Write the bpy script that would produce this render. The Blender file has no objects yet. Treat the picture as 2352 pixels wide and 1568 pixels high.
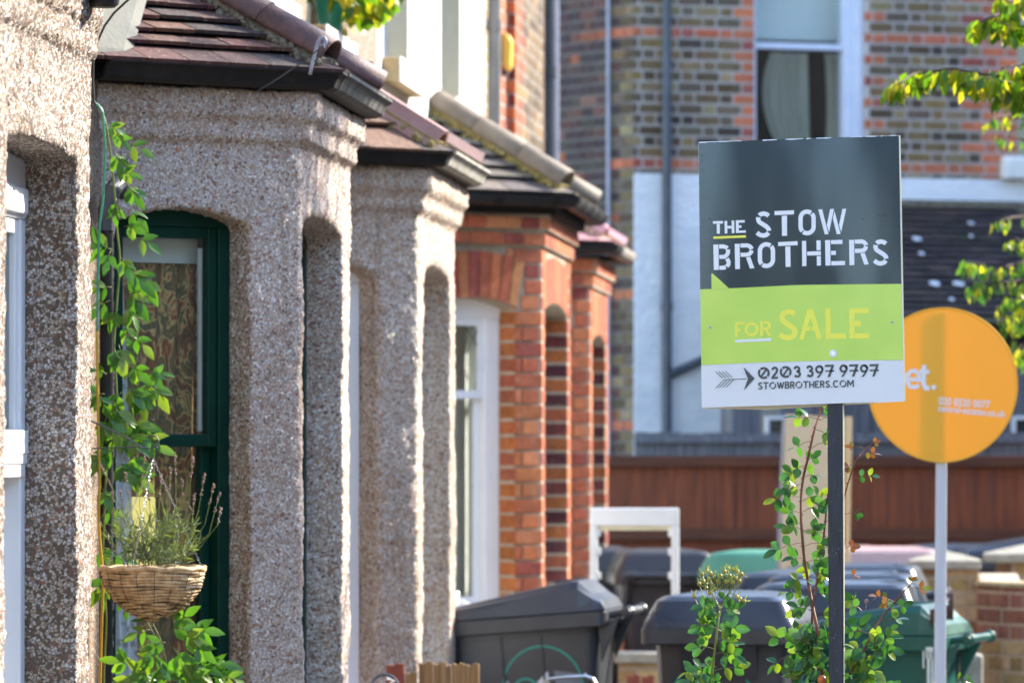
import bpy, bmesh, math, random
import numpy as np
from mathutils import Vector, Matrix
from mathutils.noise import noise as pnoise
random.seed(7)
R = math.radians
scene = bpy.context.scene
COL = scene.collection

# ------------------------------------------------------------------ camera
FPX, CX, CY, HZ, VX = 13067.0, 1176.0, 784.0, 1050.0, 2215.0
CAMZ = 1.62
pitch = math.atan((HZ-CY)/FPX)
yaw = math.atan((VX-CX)/FPX*math.cos(pitch))
cam_d = bpy.data.cameras.new('camera'); cam = bpy.data.objects.new('camera', cam_d); COL.objects.link(cam)
cam.location = (0, 0, CAMZ)
cam.rotation_euler = (R(90)+pitch, 0, yaw)
cam_d.sensor_width = 36; cam_d.lens = 200; cam_d.clip_end = 3000
cam_d.dof.use_dof = True; cam_d.dof.focus_distance = 14.3; cam_d.dof.aperture_fstop = 7.8
cam_d.dof.aperture_blades = 9
scene.camera = cam
RM = cam.rotation_euler.to_matrix()
CL = Vector(cam.location)

def ray(px, py): return (RM @ Vector(((px-CX)/FPX, -(py-CY)/FPX, -1)))
def P(px, py, Y):
    d = ray(px, py); return CL + d*(Y/d.y)
def PX(px, X, py=1050):      # point where the ray meets the plane x = X
    d = ray(px, py); return CL + d*(X/d.x)
def SC(Y): return FPX/Y

# ------------------------------------------------------------------ node helpers
def mat(name):
    m = bpy.data.materials.new(name); m.use_nodes = True
    nt = m.node_tree; b = nt.nodes['Principled BSDF']
    return m, nt, b
def N(nt, t, **kw):
    n = nt.nodes.new(t)
    for k, v in kw.items():
        if k in n.inputs.keys(): n.inputs[k].default_value = v
        else: setattr(n, k, v)
    return n
def ramp(nt, stops, interp='LINEAR'):
    n = nt.nodes.new('ShaderNodeValToRGB'); cr = n.color_ramp; cr.interpolation = interp
    while len(cr.elements) < len(stops): cr.elements.new(0.5)
    for e, (p, c) in zip(cr.elements, stops):
        e.position = p; e.color = (c[0], c[1], c[2], 1) if not isinstance(c, float) else (c, c, c, 1)
    return n
def L(nt, a, b): nt.links.new(a, b)
def geo_pos(nt):
    return N(nt, 'ShaderNodeNewGeometry').outputs['Position']

def noisy(name, c1, c2, scale=8, rough=.7, bump=.2, bscale=40, metallic=0, spec=.5, stretch=(1,1,1), bdist=.004, coat=0):
    """a plain surface whose colour wanders between two tones and whose relief is a fine noise"""
    m, nt, b = mat(name)
    tc = N(nt, 'ShaderNodeTexCoord'); mp = N(nt, 'ShaderNodeMapping'); mp.inputs['Scale'].default_value = stretch
    L(nt, tc.outputs['Object'], mp.inputs['Vector'])
    n1 = N(nt, 'ShaderNodeTexNoise', Scale=scale, Detail=6, Roughness=.6)
    L(nt, mp.outputs[0], n1.inputs['Vector'])
    r = ramp(nt, [(.3, c1), (.7, c2)]); L(nt, n1.outputs['Fac'], r.inputs['Fac'])
    L(nt, r.outputs[0], b.inputs['Base Color'])
    n2 = N(nt, 'ShaderNodeTexNoise', Scale=bscale, Detail=4); L(nt, mp.outputs[0], n2.inputs['Vector'])
    bp = N(nt, 'ShaderNodeBump', Strength=bump, Distance=bdist); L(nt, n2.outputs['Fac'], bp.inputs['Height'])
    L(nt, bp.outputs[0], b.inputs['Normal'])
    rr = N(nt, 'ShaderNodeMapRange'); rr.inputs['To Min'].default_value = max(0, rough-.1); rr.inputs['To Max'].default_value = min(1, rough+.12)
    L(nt, n1.outputs['Fac'], rr.inputs['Value']); L(nt, rr.outputs[0], b.inputs['Roughness'])
    b.inputs['Metallic'].default_value = metallic; b.inputs['Specular IOR Level'].default_value = spec
    if coat: b.inputs['Coat Weight'].default_value = coat; b.inputs['Coat Roughness'].default_value = .12
    return m

def pebbledash(name, scale=115., mortar=(.17,.125,.085), tint=(1,1,1), cover=.5, dirt=.35):
    m, nt, b = mat(name)
    pos = geo_pos(nt)
    wob = N(nt, 'ShaderNodeTexNoise', Scale=scale*.9, Detail=1); L(nt, pos, wob.inputs['Vector'])
    sub = N(nt, 'ShaderNodeVectorMath', operation='SCALE'); L(nt, wob.outputs['Color'], sub.inputs[0]); sub.inputs['Scale'].default_value = .006
    add = N(nt, 'ShaderNodeVectorMath', operation='ADD'); L(nt, pos, add.inputs[0]); L(nt, sub.outputs[0], add.inputs[1])
    v = N(nt, 'ShaderNodeTexVoronoi', feature='F1', Scale=scale); L(nt, add.outputs[0], v.inputs['Vector'])
    e = N(nt, 'ShaderNodeTexVoronoi', feature='DISTANCE_TO_EDGE', Scale=scale); L(nt, add.outputs[0], e.inputs['Vector'])
    sep = N(nt, 'ShaderNodeSeparateColor'); L(nt, v.outputs['Color'], sep.inputs[0])
    chip = ramp(nt, [(0, (.72,.70,.66)), (.22, (.60,.55,.50)), (.38, (.74,.73,.72)), (.50, (.50,.41,.35)), (.62, (.56,.54,.53)),
                     (.72, (.66,.58,.46)), (.83, (.32,.16,.12)), (.88, (.16,.14,.13)), (.915, (.50,.26,.15)), (.94, (.40,.33,.28))], 'CONSTANT')
    L(nt, sep.outputs[0], chip.inputs['Fac'])
    # a chip where its cell is wide enough and its lot says so
    has = N(nt, 'ShaderNodeMath', operation='LESS_THAN'); L(nt, sep.outputs[1], has.inputs[0])
    big = N(nt, 'ShaderNodeTexNoise', Scale=2.3, Detail=3); L(nt, pos, big.inputs['Vector'])
    cv = N(nt, 'ShaderNodeMapRange'); cv.inputs['From Min'].default_value = .35; cv.inputs['From Max'].default_value = .65
    cv.inputs['To Min'].default_value = cover-.12; cv.inputs['To Max'].default_value = min(1., cover+.18)
    L(nt, big.outputs['Fac'], cv.inputs['Value']); L(nt, cv.outputs[0], has.inputs[1])
    edge = N(nt, 'ShaderNodeMapRange', interpolation_type='SMOOTHSTEP'); edge.inputs['From Min'].default_value = .03; edge.inputs['From Max'].default_value = .11
    L(nt, e.outputs['Distance'], edge.inputs['Value'])
    fac = N(nt, 'ShaderNodeMath', operation='MULTIPLY'); L(nt, has.outputs[0], fac.inputs[0]); L(nt, edge.outputs[0], fac.inputs[1])
    mn = N(nt, 'ShaderNodeTexNoise', Scale=300, Detail=2); L(nt, pos, mn.inputs['Vector'])
    mr = ramp(nt, [(.3, tuple(c*.6 for c in mortar)), (.7, tuple(min(1,c*1.35) for c in mortar))]); L(nt, mn.outputs['Fac'], mr.inputs['Fac'])
    mx = N(nt, 'ShaderNodeMix', data_type='RGBA'); L(nt, fac.outputs[0], mx.inputs['Factor']); L(nt, mr.outputs[0], mx.inputs['A']); L(nt, chip.outputs[0], mx.inputs['B'])
    # old grime in broad patches
    g = N(nt, 'ShaderNodeTexNoise', Scale=3.1, Detail=6, Roughness=.65); L(nt, pos, g.inputs['Vector'])
    gr = ramp(nt, [(.36, (1-dirt, 1-dirt*1.12, 1-dirt*1.3)), (.62, (1., 1., 1.))]); L(nt, g.outputs['Fac'], gr.inputs['Fac'])
    mu = N(nt, 'ShaderNodeMix', data_type='RGBA', blend_type='MULTIPLY'); mu.inputs['Factor'].default_value = 1
    L(nt, mx.outputs['Result'], mu.inputs['A']); L(nt, gr.outputs[0], mu.inputs['B'])
    smp = N(nt, 'ShaderNodeMapping'); smp.inputs['Scale'].default_value = (9, 9, .55); L(nt, pos, smp.inputs['Vector'])
    sn = N(nt, 'ShaderNodeTexNoise', Scale=1.6, Detail=5, Roughness=.6); L(nt, smp.outputs[0], sn.inputs['Vector'])
    sr = ramp(nt, [(.34, (.78,.72,.66)), (.47, (1.,1.,1.))]); L(nt, sn.outputs['Fac'], sr.inputs['Fac'])
    ms = N(nt, 'ShaderNodeMix', data_type='RGBA', blend_type='MULTIPLY'); ms.inputs['Factor'].default_value = .8
    L(nt, mu.outputs['Result'], ms.inputs['A']); L(nt, sr.outputs[0], ms.inputs['B'])
    mt = N(nt, 'ShaderNodeMix', data_type='RGBA', blend_type='MULTIPLY'); mt.inputs['Factor'].default_value = 1
    L(nt, ms.outputs['Result'], mt.inputs['A']); mt.inputs['B'].default_value = (*tint, 1)
    L(nt, mt.outputs['Result'], b.inputs['Base Color'])
    # chips stand proud and lie at odd angles
    tilt = N(nt, 'ShaderNodeVectorMath', operation='DOT_PRODUCT')
    dv = N(nt, 'ShaderNodeVectorMath', operation='SUBTRACT'); L(nt, add.outputs[0], dv.inputs[0]); L(nt, v.outputs['Position'], dv.inputs[1])
    cc = N(nt, 'ShaderNodeVectorMath', operation='SUBTRACT'); L(nt, v.outputs['Color'], cc.inputs[0]); cc.inputs[1].default_value = (.5,.5,.5)
    L(nt, dv.outputs[0], tilt.inputs[0]); L(nt, cc.outputs[0], tilt.inputs[1])
    ti = N(nt, 'ShaderNodeMath', operation='MULTIPLY'); L(nt, tilt.outputs['Value'], ti.inputs[0]); ti.inputs[1].default_value = 250
    hh = N(nt, 'ShaderNodeMath', operation='ADD'); hh.inputs[1].default_value = 1.; L(nt, ti.outputs[0], hh.inputs[0])
    h2 = N(nt, 'ShaderNodeMath', operation='MULTIPLY'); L(nt, hh.outputs[0], h2.inputs[0]); L(nt, fac.outputs[0], h2.inputs[1])
    bp = N(nt, 'ShaderNodeBump', Strength=.9, Distance=.0035); L(nt, h2.outputs[0], bp.inputs['Height'])
    L(nt, bp.outputs[0], b.inputs['Normal'])
    ro = N(nt, 'ShaderNodeMapRange'); ro.inputs['To Min'].default_value = .85; ro.inputs['To Max'].default_value = .6
    L(nt, fac.outputs[0], ro.inputs['Value']); L(nt, ro.outputs[0], b.inputs['Roughness'])
    return m

def vcol(name, rough=.85, bump=.5, bscale=120, var=.35, spec=.3, bdist=.002):
    """each brick or tile has a colour of its own (attribute), broken up by a fine noise"""
    m, nt, b = mat(name)
    at = N(nt, 'ShaderNodeAttribute', attribute_name='Col'); pos = geo_pos(nt)
    n1 = N(nt, 'ShaderNodeTexNoise', Scale=28, Detail=6, Roughness=.7); L(nt, pos, n1.inputs['Vector'])
    r = ramp(nt, [(.3, 1-var), (.7, 1+var*.4)]); L(nt, n1.outputs['Fac'], r.inputs['Fac'])
    mu = N(nt, 'ShaderNodeMix', data_type='RGBA', blend_type='MULTIPLY'); mu.inputs['Factor'].default_value = 1
    L(nt, at.outputs['Color'], mu.inputs['A']); L(nt, r.outputs[0], mu.inputs['B'])
    n3 = N(nt, 'ShaderNodeTexNoise', Scale=2.1, Detail=7, Roughness=.7); L(nt, pos, n3.inputs['Vector'])
    r3 = ramp(nt, [(.36, (.76,.74,.72)), (.6, (1.08,1.06,1.02))]); L(nt, n3.outputs['Fac'], r3.inputs['Fac'])
    m3 = N(nt, 'ShaderNodeMix', data_type='RGBA', blend_type='MULTIPLY'); m3.inputs['Factor'].default_value = 1
    L(nt, mu.outputs['Result'], m3.inputs['A']); L(nt, r3.outputs[0], m3.inputs['B'])
    n4 = N(nt, 'ShaderNodeTexNoise', Scale=60, Detail=3); L(nt, pos, n4.inputs['Vector'])
    r4 = ramp(nt, [(.60, 0.), (.72, .45)]); L(nt, n4.outputs['Fac'], r4.inputs['Fac'])
    m4 = N(nt, 'ShaderNodeMix', data_type='RGBA'); L(nt, r4.outputs[0], m4.inputs['Factor']); L(nt, m3.outputs['Result'], m4.inputs['A']); m4.inputs['B'].default_value = (.36,.31,.26,1)
    L(nt, m4.outputs['Result'], b.inputs['Base Color'])
    n2 = N(nt, 'ShaderNodeTexNoise', Scale=bscale, Detail=4); L(nt, pos, n2.inputs['Vector'])
    bp = N(nt, 'ShaderNodeBump', Strength=bump, Distance=bdist); L(nt, n2.outputs['Fac'], bp.inputs['Height']); L(nt, bp.outputs[0], b.inputs['Normal'])
    b.inputs['Roughness'].default_value = rough; b.inputs['Specular IOR Level'].default_value = spec
    return m

def glass_mat(name, tint=(.8,.85,.85), refl=.22, rough=.02):
    m, nt, b = mat(name); nt.nodes.remove(b)
    out = nt.nodes['Material Output']
    g = N(nt, 'ShaderNodeBsdfGlossy', Roughness=rough); g.inputs['Color'].default_value = (.9,.95,1,1)
    t = N(nt, 'ShaderNodeBsdfTransparent'); t.inputs['Color'].default_value = (*tint, 1)
    lw = N(nt, 'ShaderNodeLayerWeight', Blend=.5)
    mr = N(nt, 'ShaderNodeMapRange'); mr.inputs['To Min'].default_value = refl*.3; mr.inputs['To Max'].default_value = min(1, refl*1.6)
    pw = N(nt, 'ShaderNodeMath', operation='POWER'); pw.inputs[1].default_value = 2.2; L(nt, lw.outputs['Facing'], pw.inputs[0]); L(nt, pw.outputs[0], mr.inputs['Value'])
    pos = geo_pos(nt); n = N(nt, 'ShaderNodeTexNoise', Scale=5, Detail=2); L(nt, pos, n.inputs['Vector'])
    bp = N(nt, 'ShaderNodeBump', Strength=.12, Distance=.01); L(nt, n.outputs['Fac'], bp.inputs['Height']); L(nt, bp.outputs[0], g.inputs['Normal'])
    mx = N(nt, 'ShaderNodeMixShader'); L(nt, mr.outputs[0], mx.inputs[0]); L(nt, t.outputs[0], mx.inputs[1]); L(nt, g.outputs[0], mx.inputs[2])
    L(nt, mx.outputs[0], out.inputs[0]); return m

def leaf_mat(name, c1, c2, c3=None, trans=.45, rough=.38, tcol=1.6):
    m, nt, b = mat(name)
    out = nt.nodes['Material Output']
    at = N(nt, 'ShaderNodeAttribute', attribute_name='Col'); sep = N(nt, 'ShaderNodeSeparateColor'); L(nt, at.outputs['Color'], sep.inputs[0])
    st = [(0, c1), (.6, c2)] + ([(.93, c3)] if c3 else [])
    r = ramp(nt, st); L(nt, sep.outputs[0], r.inputs['Fac']); L(nt, r.outputs[0], b.inputs['Base Color'])
    b.inputs['Roughness'].default_value = rough
    pos = geo_pos(nt); n = N(nt, 'ShaderNodeTexNoise', Scale=110, Detail=3); L(nt, pos, n.inputs['Vector'])
    bp = N(nt, 'ShaderNodeBump', Strength=.35, Distance=.002); L(nt, n.outputs['Fac'], bp.inputs['Height']); L(nt, bp.outputs[0], b.inputs['Normal'])
    t = N(nt, 'ShaderNodeBsdfTranslucent')
    br = N(nt, 'ShaderNodeMix', data_type='RGBA', blend_type='MULTIPLY'); br.inputs['Factor'].default_value = 1
    L(nt, r.outputs[0], br.inputs['A']); br.inputs['B'].default_value = (tcol*1.25, tcol*1.3, tcol*.35, 1); L(nt, br.outputs['Result'], t.inputs['Color'])
    mx = N(nt, 'ShaderNodeMixShader'); mx.inputs[0].default_value = trans
    L(nt, b.outputs[0], mx.inputs[1]); L(nt, t.outputs[0], mx.inputs[2]); L(nt, mx.outputs[0], out.inputs[0]); return m

M = {}
M['peb_a'] = pebbledash('pebbledash_near', 125, (.18,.14,.105), (.84,.785,.755), cover=.70, dirt=.25)
M['peb_b'] = pebbledash('pebbledash_grey', 132, (.42,.315,.26), (1.0,.95,.93), cover=.88, dirt=.12)
M['peb_c'] = pebbledash('pebbledash_warm', 128, (.44,.335,.26), (1.0,.945,.89), cover=.86, dirt=.12)
M['white_render'] = noisy('white_render', (.74,.72,.66), (.84,.83,.79), 3, .8, .8, 14, bdist=.03)
M['cream_render'] = noisy('cream_render', (.50,.46,.33), (.60,.56,.42), 5, .8, .3, 30)
M['white_paint_wall'] = noisy('white_painted_brick', (.66,.68,.72), (.80,.81,.83), 4, .7, .9, 18, stretch=(1,1,3), bdist=.02)
M['mortar_grey'] = noisy('mortar_grey', (.40,.375,.36), (.50,.47,.45), 20, .95, .6, 90)
M['mortar_dark'] = noisy('mortar_dark', (.13,.12,.115), (.21,.19,.18), 14, .95, .6, 90)
M['mortar_buff'] = noisy('mortar_buff', (.33,.27,.20), (.45,.38,.29), 18, .95, .6, 90)
M['brick'] = vcol('brick_faces')
M['tile'] = vcol('roof_tile', .75, .8, 60, .5, .35, .004)
M['slate'] = vcol('slate_tile', .7, .5, 50, .5, .35)
M['hip_brown'] = noisy('hip_tile_brown', (.05,.024,.024), (.13,.06,.055), 16, .6, .5, 90)
M['hip_pink'] = noisy('hip_tile_pink', (.24,.12,.10), (.36,.20,.175), 9, .65, .3, 90)
M['hip_rose'] = noisy('hip_tile_rose', (.52,.25,.28), (.66,.36,.40), 9, .65, .3, 90)
M['hip_buff'] = noisy('hip_tile_buff', (.11,.085,.06), (.21,.17,.125), 10, .7, .4, 90)
M['moss_mortar'] = noisy('mossy_mortar', (.16,.125,.035), (.32,.26,.10), 30, .95, .9, 60, bdist=.01)
M['moss_dark'] = noisy('bedding_mortar_dark', (.05,.045,.035), (.22,.19,.14), 30, .95, .9, 60, bdist=.01)
M['lead'] = noisy('cement_fillet', (.10,.105,.085), (.17,.17,.145), 9, .85, .5, 50)
M['black_iron'] = noisy('black_gutter_paint', (.006,.006,.007), (.022,.018,.016), 16, .62, .5, 60, spec=.25, bdist=.003)
M['mottled_gutter'] = noisy('mottled_gutter_paint', (.03,.032,.034), (.17,.165,.15), 12, .65, .6, 60, spec=.25, bdist=.003)
M['sunlit_gutter'] = noisy('sunlit_gutter_tone', (.16,.15,.12), (.46,.45,.40), 16, .65, .6, 60, bdist=.003)  # sunlight on the front gutter runs, put into the colour
M['black_plastic'] = noisy('black_plastic', (.009,.009,.010), (.022,.022,.024), 6, .45, .1, 60, spec=.35)
M['grey_pipe'] = noisy('blue_grey_pipe', (.26,.28,.36), (.36,.38,.46), 6, .45, .1, 60)
M['dark_pipe'] = noisy('dark_pipe', (.035,.045,.06), (.08,.09,.11), 6, .5, .2, 60)
M['old_pipe'] = noisy('weathered_pipe', (.09,.09,.085), (.24,.23,.21), 12, .7, .3, 60, stretch=(1,1,.2))
M['green_paint'] = noisy('dark_green_gloss', (.001,.024,.016), (.002,.036,.024), 6, .42, .15, 30, spec=.22)
M['upvc'] = noisy('white_upvc', (.76,.78,.80), (.82,.83,.84), 3, .3, .03, 30)
M['white_paint'] = noisy('white_gloss_paint', (.68,.69,.70), (.80,.80,.79), 7, .4, .2, 40)
M['blue_frame'] = noisy('bluish_white_frame', (.50,.55,.68), (.62,.66,.76), 7, .4, .2, 40)
M['stone_white'] = noisy('painted_stone', (.60,.60,.56), (.80,.80,.78), 14, .8, .6, 30, bdist=.006)
M['stone_buff'] = noisy('bare_stone', (.34,.24,.12), (.50,.38,.2), 18, .85, .5, 50)
M['coping'] = noisy('concrete_cap', (.24,.23,.18), (.38,.36,.30), 14, .85, .5, 60)
M['glass'] = glass_mat('window_glass', (.9,.93,.92), .22)
M['glass_dark'] = glass_mat('window_glass_dark', (.45,.5,.5), .35)
M['rubber'] = noisy('black_rubber', (.006,.006,.006), (.015,.015,.015), 8, .6, .1, 30)
M['bin_grey'] = noisy('bin_plastic_charcoal', (.020,.024,.032), (.048,.050,.056), 5, .36, .35, 90, bdist=.002)
M['bin_lid'] = noisy('bin_lid_slate', (.022,.030,.046), (.045,.054,.075), 4, .3, .3, 90, bdist=.002)
M['bin_green'] = noisy('bin_plastic_green', (.006,.075,.055), (.012,.11,.08), 4, .33, .25, 90, bdist=.002)
M['bin_mint'] = noisy('bin_lid_mint', (.05,.24,.17), (.09,.34,.25), 4, .4, .2, 90)
M['bin_pink'] = noisy('bin_lid_faded_pink', (.42,.27,.27), (.56,.40,.38), 4, .4, .2, 90)
M['bin_brown'] = noisy('bin_plastic_brown', (.07,.032,.014), (.13,.06,.025), 5, .5, .2, 90)
M['sign_black'] = None
M['metal'] = noisy('galvanised_metal', (.42,.44,.46), (.6,.62,.64), 20, .35, .2, 60, metallic=1)
M['post_black'] = noisy('black_stained_timber', (.008,.010,.018), (.028,.031,.045), 12, .5, .8, 60, stretch=(6,6,.6), bdist=.002)
M['post_white'] = noisy('white_painted_timber', (.52,.54,.58), (.66,.67,.70), 8, .6, .3, 40, stretch=(4,4,.5))
M['timber_cream'] = noisy('cream_timber_edge', (.60,.52,.34), (.78,.72,.5), 8, .7, .3, 40)
M['fence_brown'] = noisy('stained_fence', (.085,.022,.009), (.24,.068,.026), 7, .8, .6, 60, stretch=(5,5,.25), bdist=.004)
M['fence_rail'] = noisy('stained_rail', (.06,.018,.008), (.13,.045,.02), 7, .8, .6, 60, stretch=(.4,5,5))
M['fence_grey'] = noisy('weathered_fence', (.055,.06,.075), (.17,.175,.20), 8, .85, .6, 60, stretch=(6,6,.25), bdist=.004)
M['wood_raw'] = noisy('raw_fence_timber', (.16,.075,.025), (.42,.26,.11), 7, .75, .6, 60, stretch=(8,8,.5), bdist=.004)
M['wood_red'] = noisy('red_stained_timber', (.20,.045,.028), (.28,.07,.045), 7, .75, .3, 60, stretch=(8,8,.5))
M['board_beige'] = noisy('beige_board', (.50,.40,.25), (.60,.50,.33), 3, .6, .1, 40)
M['board_edge'] = noisy('grey_board_edge', (.22,.22,.24), (.32,.32,.34), 8, .8, .1, 40)
M['cable_green'] = noisy('green_hose', (.03,.20,.12), (.07,.30,.19), 5, .35, .1, 40)
M['cable_yellow'] = noisy('yellow_hose', (.42,.24,.015), (.55,.33,.03), 5, .4, .1, 40)
M['wicker'] = noisy('wicker', (.30,.18,.075), (.72,.52,.29), 45, .7, .6, 120, bdist=.003)
M['wire'] = noisy('dark_wire', (.03,.03,.035), (.07,.07,.08), 8, .5, .1, 30)
M['soil'] = noisy('compost', (.012,.008,.006), (.04,.025,.016), 30, 1, .9, 60)
M['stem_green'] = noisy('green_stem', (.10,.16,.03), (.19,.22,.05), 20, .5, .2, 60)
M['stem_red'] = noisy('red_brown_cane', (.10,.03,.02), (.22,.08,.05), 40, .5, .2, 60)
M['stem_dry'] = noisy('dry_stem', (.22,.17,.09), (.38,.30,.17), 40, .7, .2, 60)
M['bark'] = noisy('bark', (.05,.035,.025), (.14,.10,.075), 20, .9, .9, 40, bdist=.01)
M['leaf_vine'] = leaf_mat('vine_leaf', (.045,.14,.025), (.085,.22,.035), (.18,.27,.04), .38, .34, 1.3)
M['leaf_rose'] = leaf_mat('rose_leaf', (.018,.075,.030), (.05,.15,.04), (.18,.25,.03), .36, .24)
M['leaf_dark'] = leaf_mat('evergreen_leaf', (.004,.008,.006), (.008,.016,.010), None, .02, .7, .5)
M['leaf_brown'] = leaf_mat('copper_leaf', (.035,.018,.012), (.05,.028,.018), None, .05, .7, .5)
M['leaf_young'] = leaf_mat('young_rose_leaf', (.22,.06,.03), (.26,.11,.03), (.14,.17,.03), .35, .3, .8)
M['leaf_tree'] = leaf_mat('tree_leaf', (.035,.10,.008), (.11,.20,.012), (.36,.30,.03), .5)
M['leaf_bg'] = leaf_mat('street_tree_leaf', (.02,.075,.035), (.09,.17,.03), (.38,.36,.03), .45)  # bluer green than the cherry tree's leaves
M['leaf_lav'] = leaf_mat('lavender_leaf', (.09,.12,.08), (.17,.22,.15), (.20,.26,.07), .3, .6, 1.2)
M['lav_flower'] = noisy('faded_lavender_flower', (.20,.12,.11), (.36,.25,.20), 90, .9, .3, 90)
M['hips'] = noisy('rose_hip', (.20,.21,.02), (.45,.34,.04), 60, .4, .2, 60)
M['hip_red'] = noisy('orange_rose_hip', (.45,.09,.02), (.55,.16,.04), 60, .35, .2, 60)
M['yellow_box'] = noisy('yellow_plastic', (.72,.45,.06), (.8,.55,.1), 6, .35, .1, 40)
M['pot_green'] = noisy('green_glazed_pot', (.02,.20,.14), (.05,.30,.22), 6, .25, .1, 40)
M['lace'] = None
M['terrace_brick'] = noisy('dark_terrace_brick', (.14,.085,.055), (.26,.17,.11), 1.3, .9, .3, 30)
M['peb_d'] = pebbledash('pebbledash_facade', 118, (.21,.155,.11), (.80,.73,.64), cover=.62, dirt=.3)
M['ground'] = noisy('paving', (.14,.13,.12), (.24,.22,.20), 2, .9, .4, 40)
M['asphalt'] = noisy('asphalt', (.035,.035,.037), (.065,.065,.066), 6, .9, .6, 90)
M['soilbed'] = noisy('garden_soil', (.03,.02,.013), (.08,.055,.035), 10, 1, .9, 40)
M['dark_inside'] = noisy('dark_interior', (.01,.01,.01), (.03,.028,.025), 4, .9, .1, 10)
M['logo_green'] = noisy('green_print', (.01,.30,.22), (.02,.38,.28), 20, .5, .05, 40)
M['logo_white'] = noisy('white_print', (.55,.58,.6), (.7,.72,.74), 20, .5, .05, 40)
M['label_blue'] = noisy('worn_sticker', (.11,.13,.16), (.20,.23,.27), 20, .3, .05, 40)
M['drip'] = noisy('white_paint_drip', (.6,.68,.62), (.75,.8,.75), 20, .5, .2, 40)
M['orange_print'] = None

def emis_free(name, col, rough=.35, spec=.5, bump=0, coat=0):
    m, nt, b = mat(name); b.inputs['Base Color'].default_value = (*col, 1); b.inputs['Roughness'].default_value = rough
    b.inputs['Specular IOR Level'].default_value = spec
    return m
def signmat(name, col, col2=None, rough=.27, spec=.5, tint=None):
    """printed corrugated plastic: fine horizontal flutes, soft waves in the sheet, faint scuffs"""
    m, nt, b = mat(name)
    pos = geo_pos(nt)
    n = N(nt, 'ShaderNodeTexNoise', Scale=9, Detail=5); L(nt, pos, n.inputs['Vector'])
    c2 = col2 or tuple(c*.88 for c in col)
    r = ramp(nt, [(.35, col), (.7, c2)]); L(nt, n.outputs['Fac'], r.inputs['Fac'])
    L(nt, r.outputs[0], b.inputs['Base Color'])
    sx = N(nt, 'ShaderNodeSeparateXYZ'); L(nt, pos, sx.inputs[0])
    mu = N(nt, 'ShaderNodeMath', operation='MULTIPLY'); L(nt, sx.outputs[2], mu.inputs[0]); mu.inputs[1].default_value = 2*math.pi/.0046
    si = N(nt, 'ShaderNodeMath', operation='SINE'); L(nt, mu.outputs[0], si.inputs[0])
    b1 = N(nt, 'ShaderNodeBump', Strength=.03, Distance=.0003); L(nt, si.outputs[0], b1.inputs['Height'])
    mp = N(nt, 'ShaderNodeMapping'); mp.inputs['Scale'].default_value = (2.2, 1, .7); L(nt, pos, mp.inputs['Vector'])
    w = N(nt, 'ShaderNodeTexNoise', Scale=1.1, Detail=1.5); L(nt, mp.outputs[0], w.inputs['Vector'])
    b2 = N(nt, 'ShaderNodeBump', Strength=.3, Distance=.03); L(nt, w.outputs['Fac'], b2.inputs['Height']); L(nt, b1.outputs[0], b2.inputs['Normal'])
    L(nt, b2.outputs[0], b.inputs['Normal'])
    b.inputs['Roughness'].default_value = rough; b.inputs['Specular IOR Level'].default_value = spec
    if tint: b.inputs['Specular Tint'].default_value = (*tint, 1)
    return m
M['sign_black'] = signmat('sign_print_charcoal', (.007,.011,.019), (.010,.013,.020), .09, .6, (.50,.68,1.))  # blue specular tint puts the sky's blue into its reflections
M['sign_green'] = signmat('sign_print_lime', (.42,.66,.07), (.50,.71,.09), .17)
M['sign_white'] = signmat('sign_print_white', (.74,.75,.78), (.70,.72,.76), .35)
M['sign_letter'] = signmat('sign_letters_white', (.80,.82,.86), (.76,.79,.84), .35)
M['sign_yellow'] = signmat('sign_letters_yellow', (.88,.84,.06), (.84,.82,.07), .35)
M['sign_ink'] = signmat('sign_ink', (.03,.035,.045), (.04,.045,.055), .35)
M['sign_pale'] = emis_free('sign_sheet_edge', (.80,.77,.60), .5)

def orange_mat():
    m, nt, b = mat('orange_translucent_board'); out = nt.nodes['Material Output']
    b.inputs['Base Color'].default_value = (.99,.53,.02,1); b.inputs['Roughness'].default_value = .4
    t = N(nt, 'ShaderNodeBsdfTranslucent'); t.inputs['Color'].default_value = (.98,.48,.0,1)
    mx = N(nt, 'ShaderNodeMixShader'); mx.inputs[0].default_value = .22
    L(nt, b.outputs[0], mx.inputs[1]); L(nt, t.outputs[0], mx.inputs[2]); L(nt, mx.outputs[0], out.inputs[0]); return m
M['orange'] = orange_mat()

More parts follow.
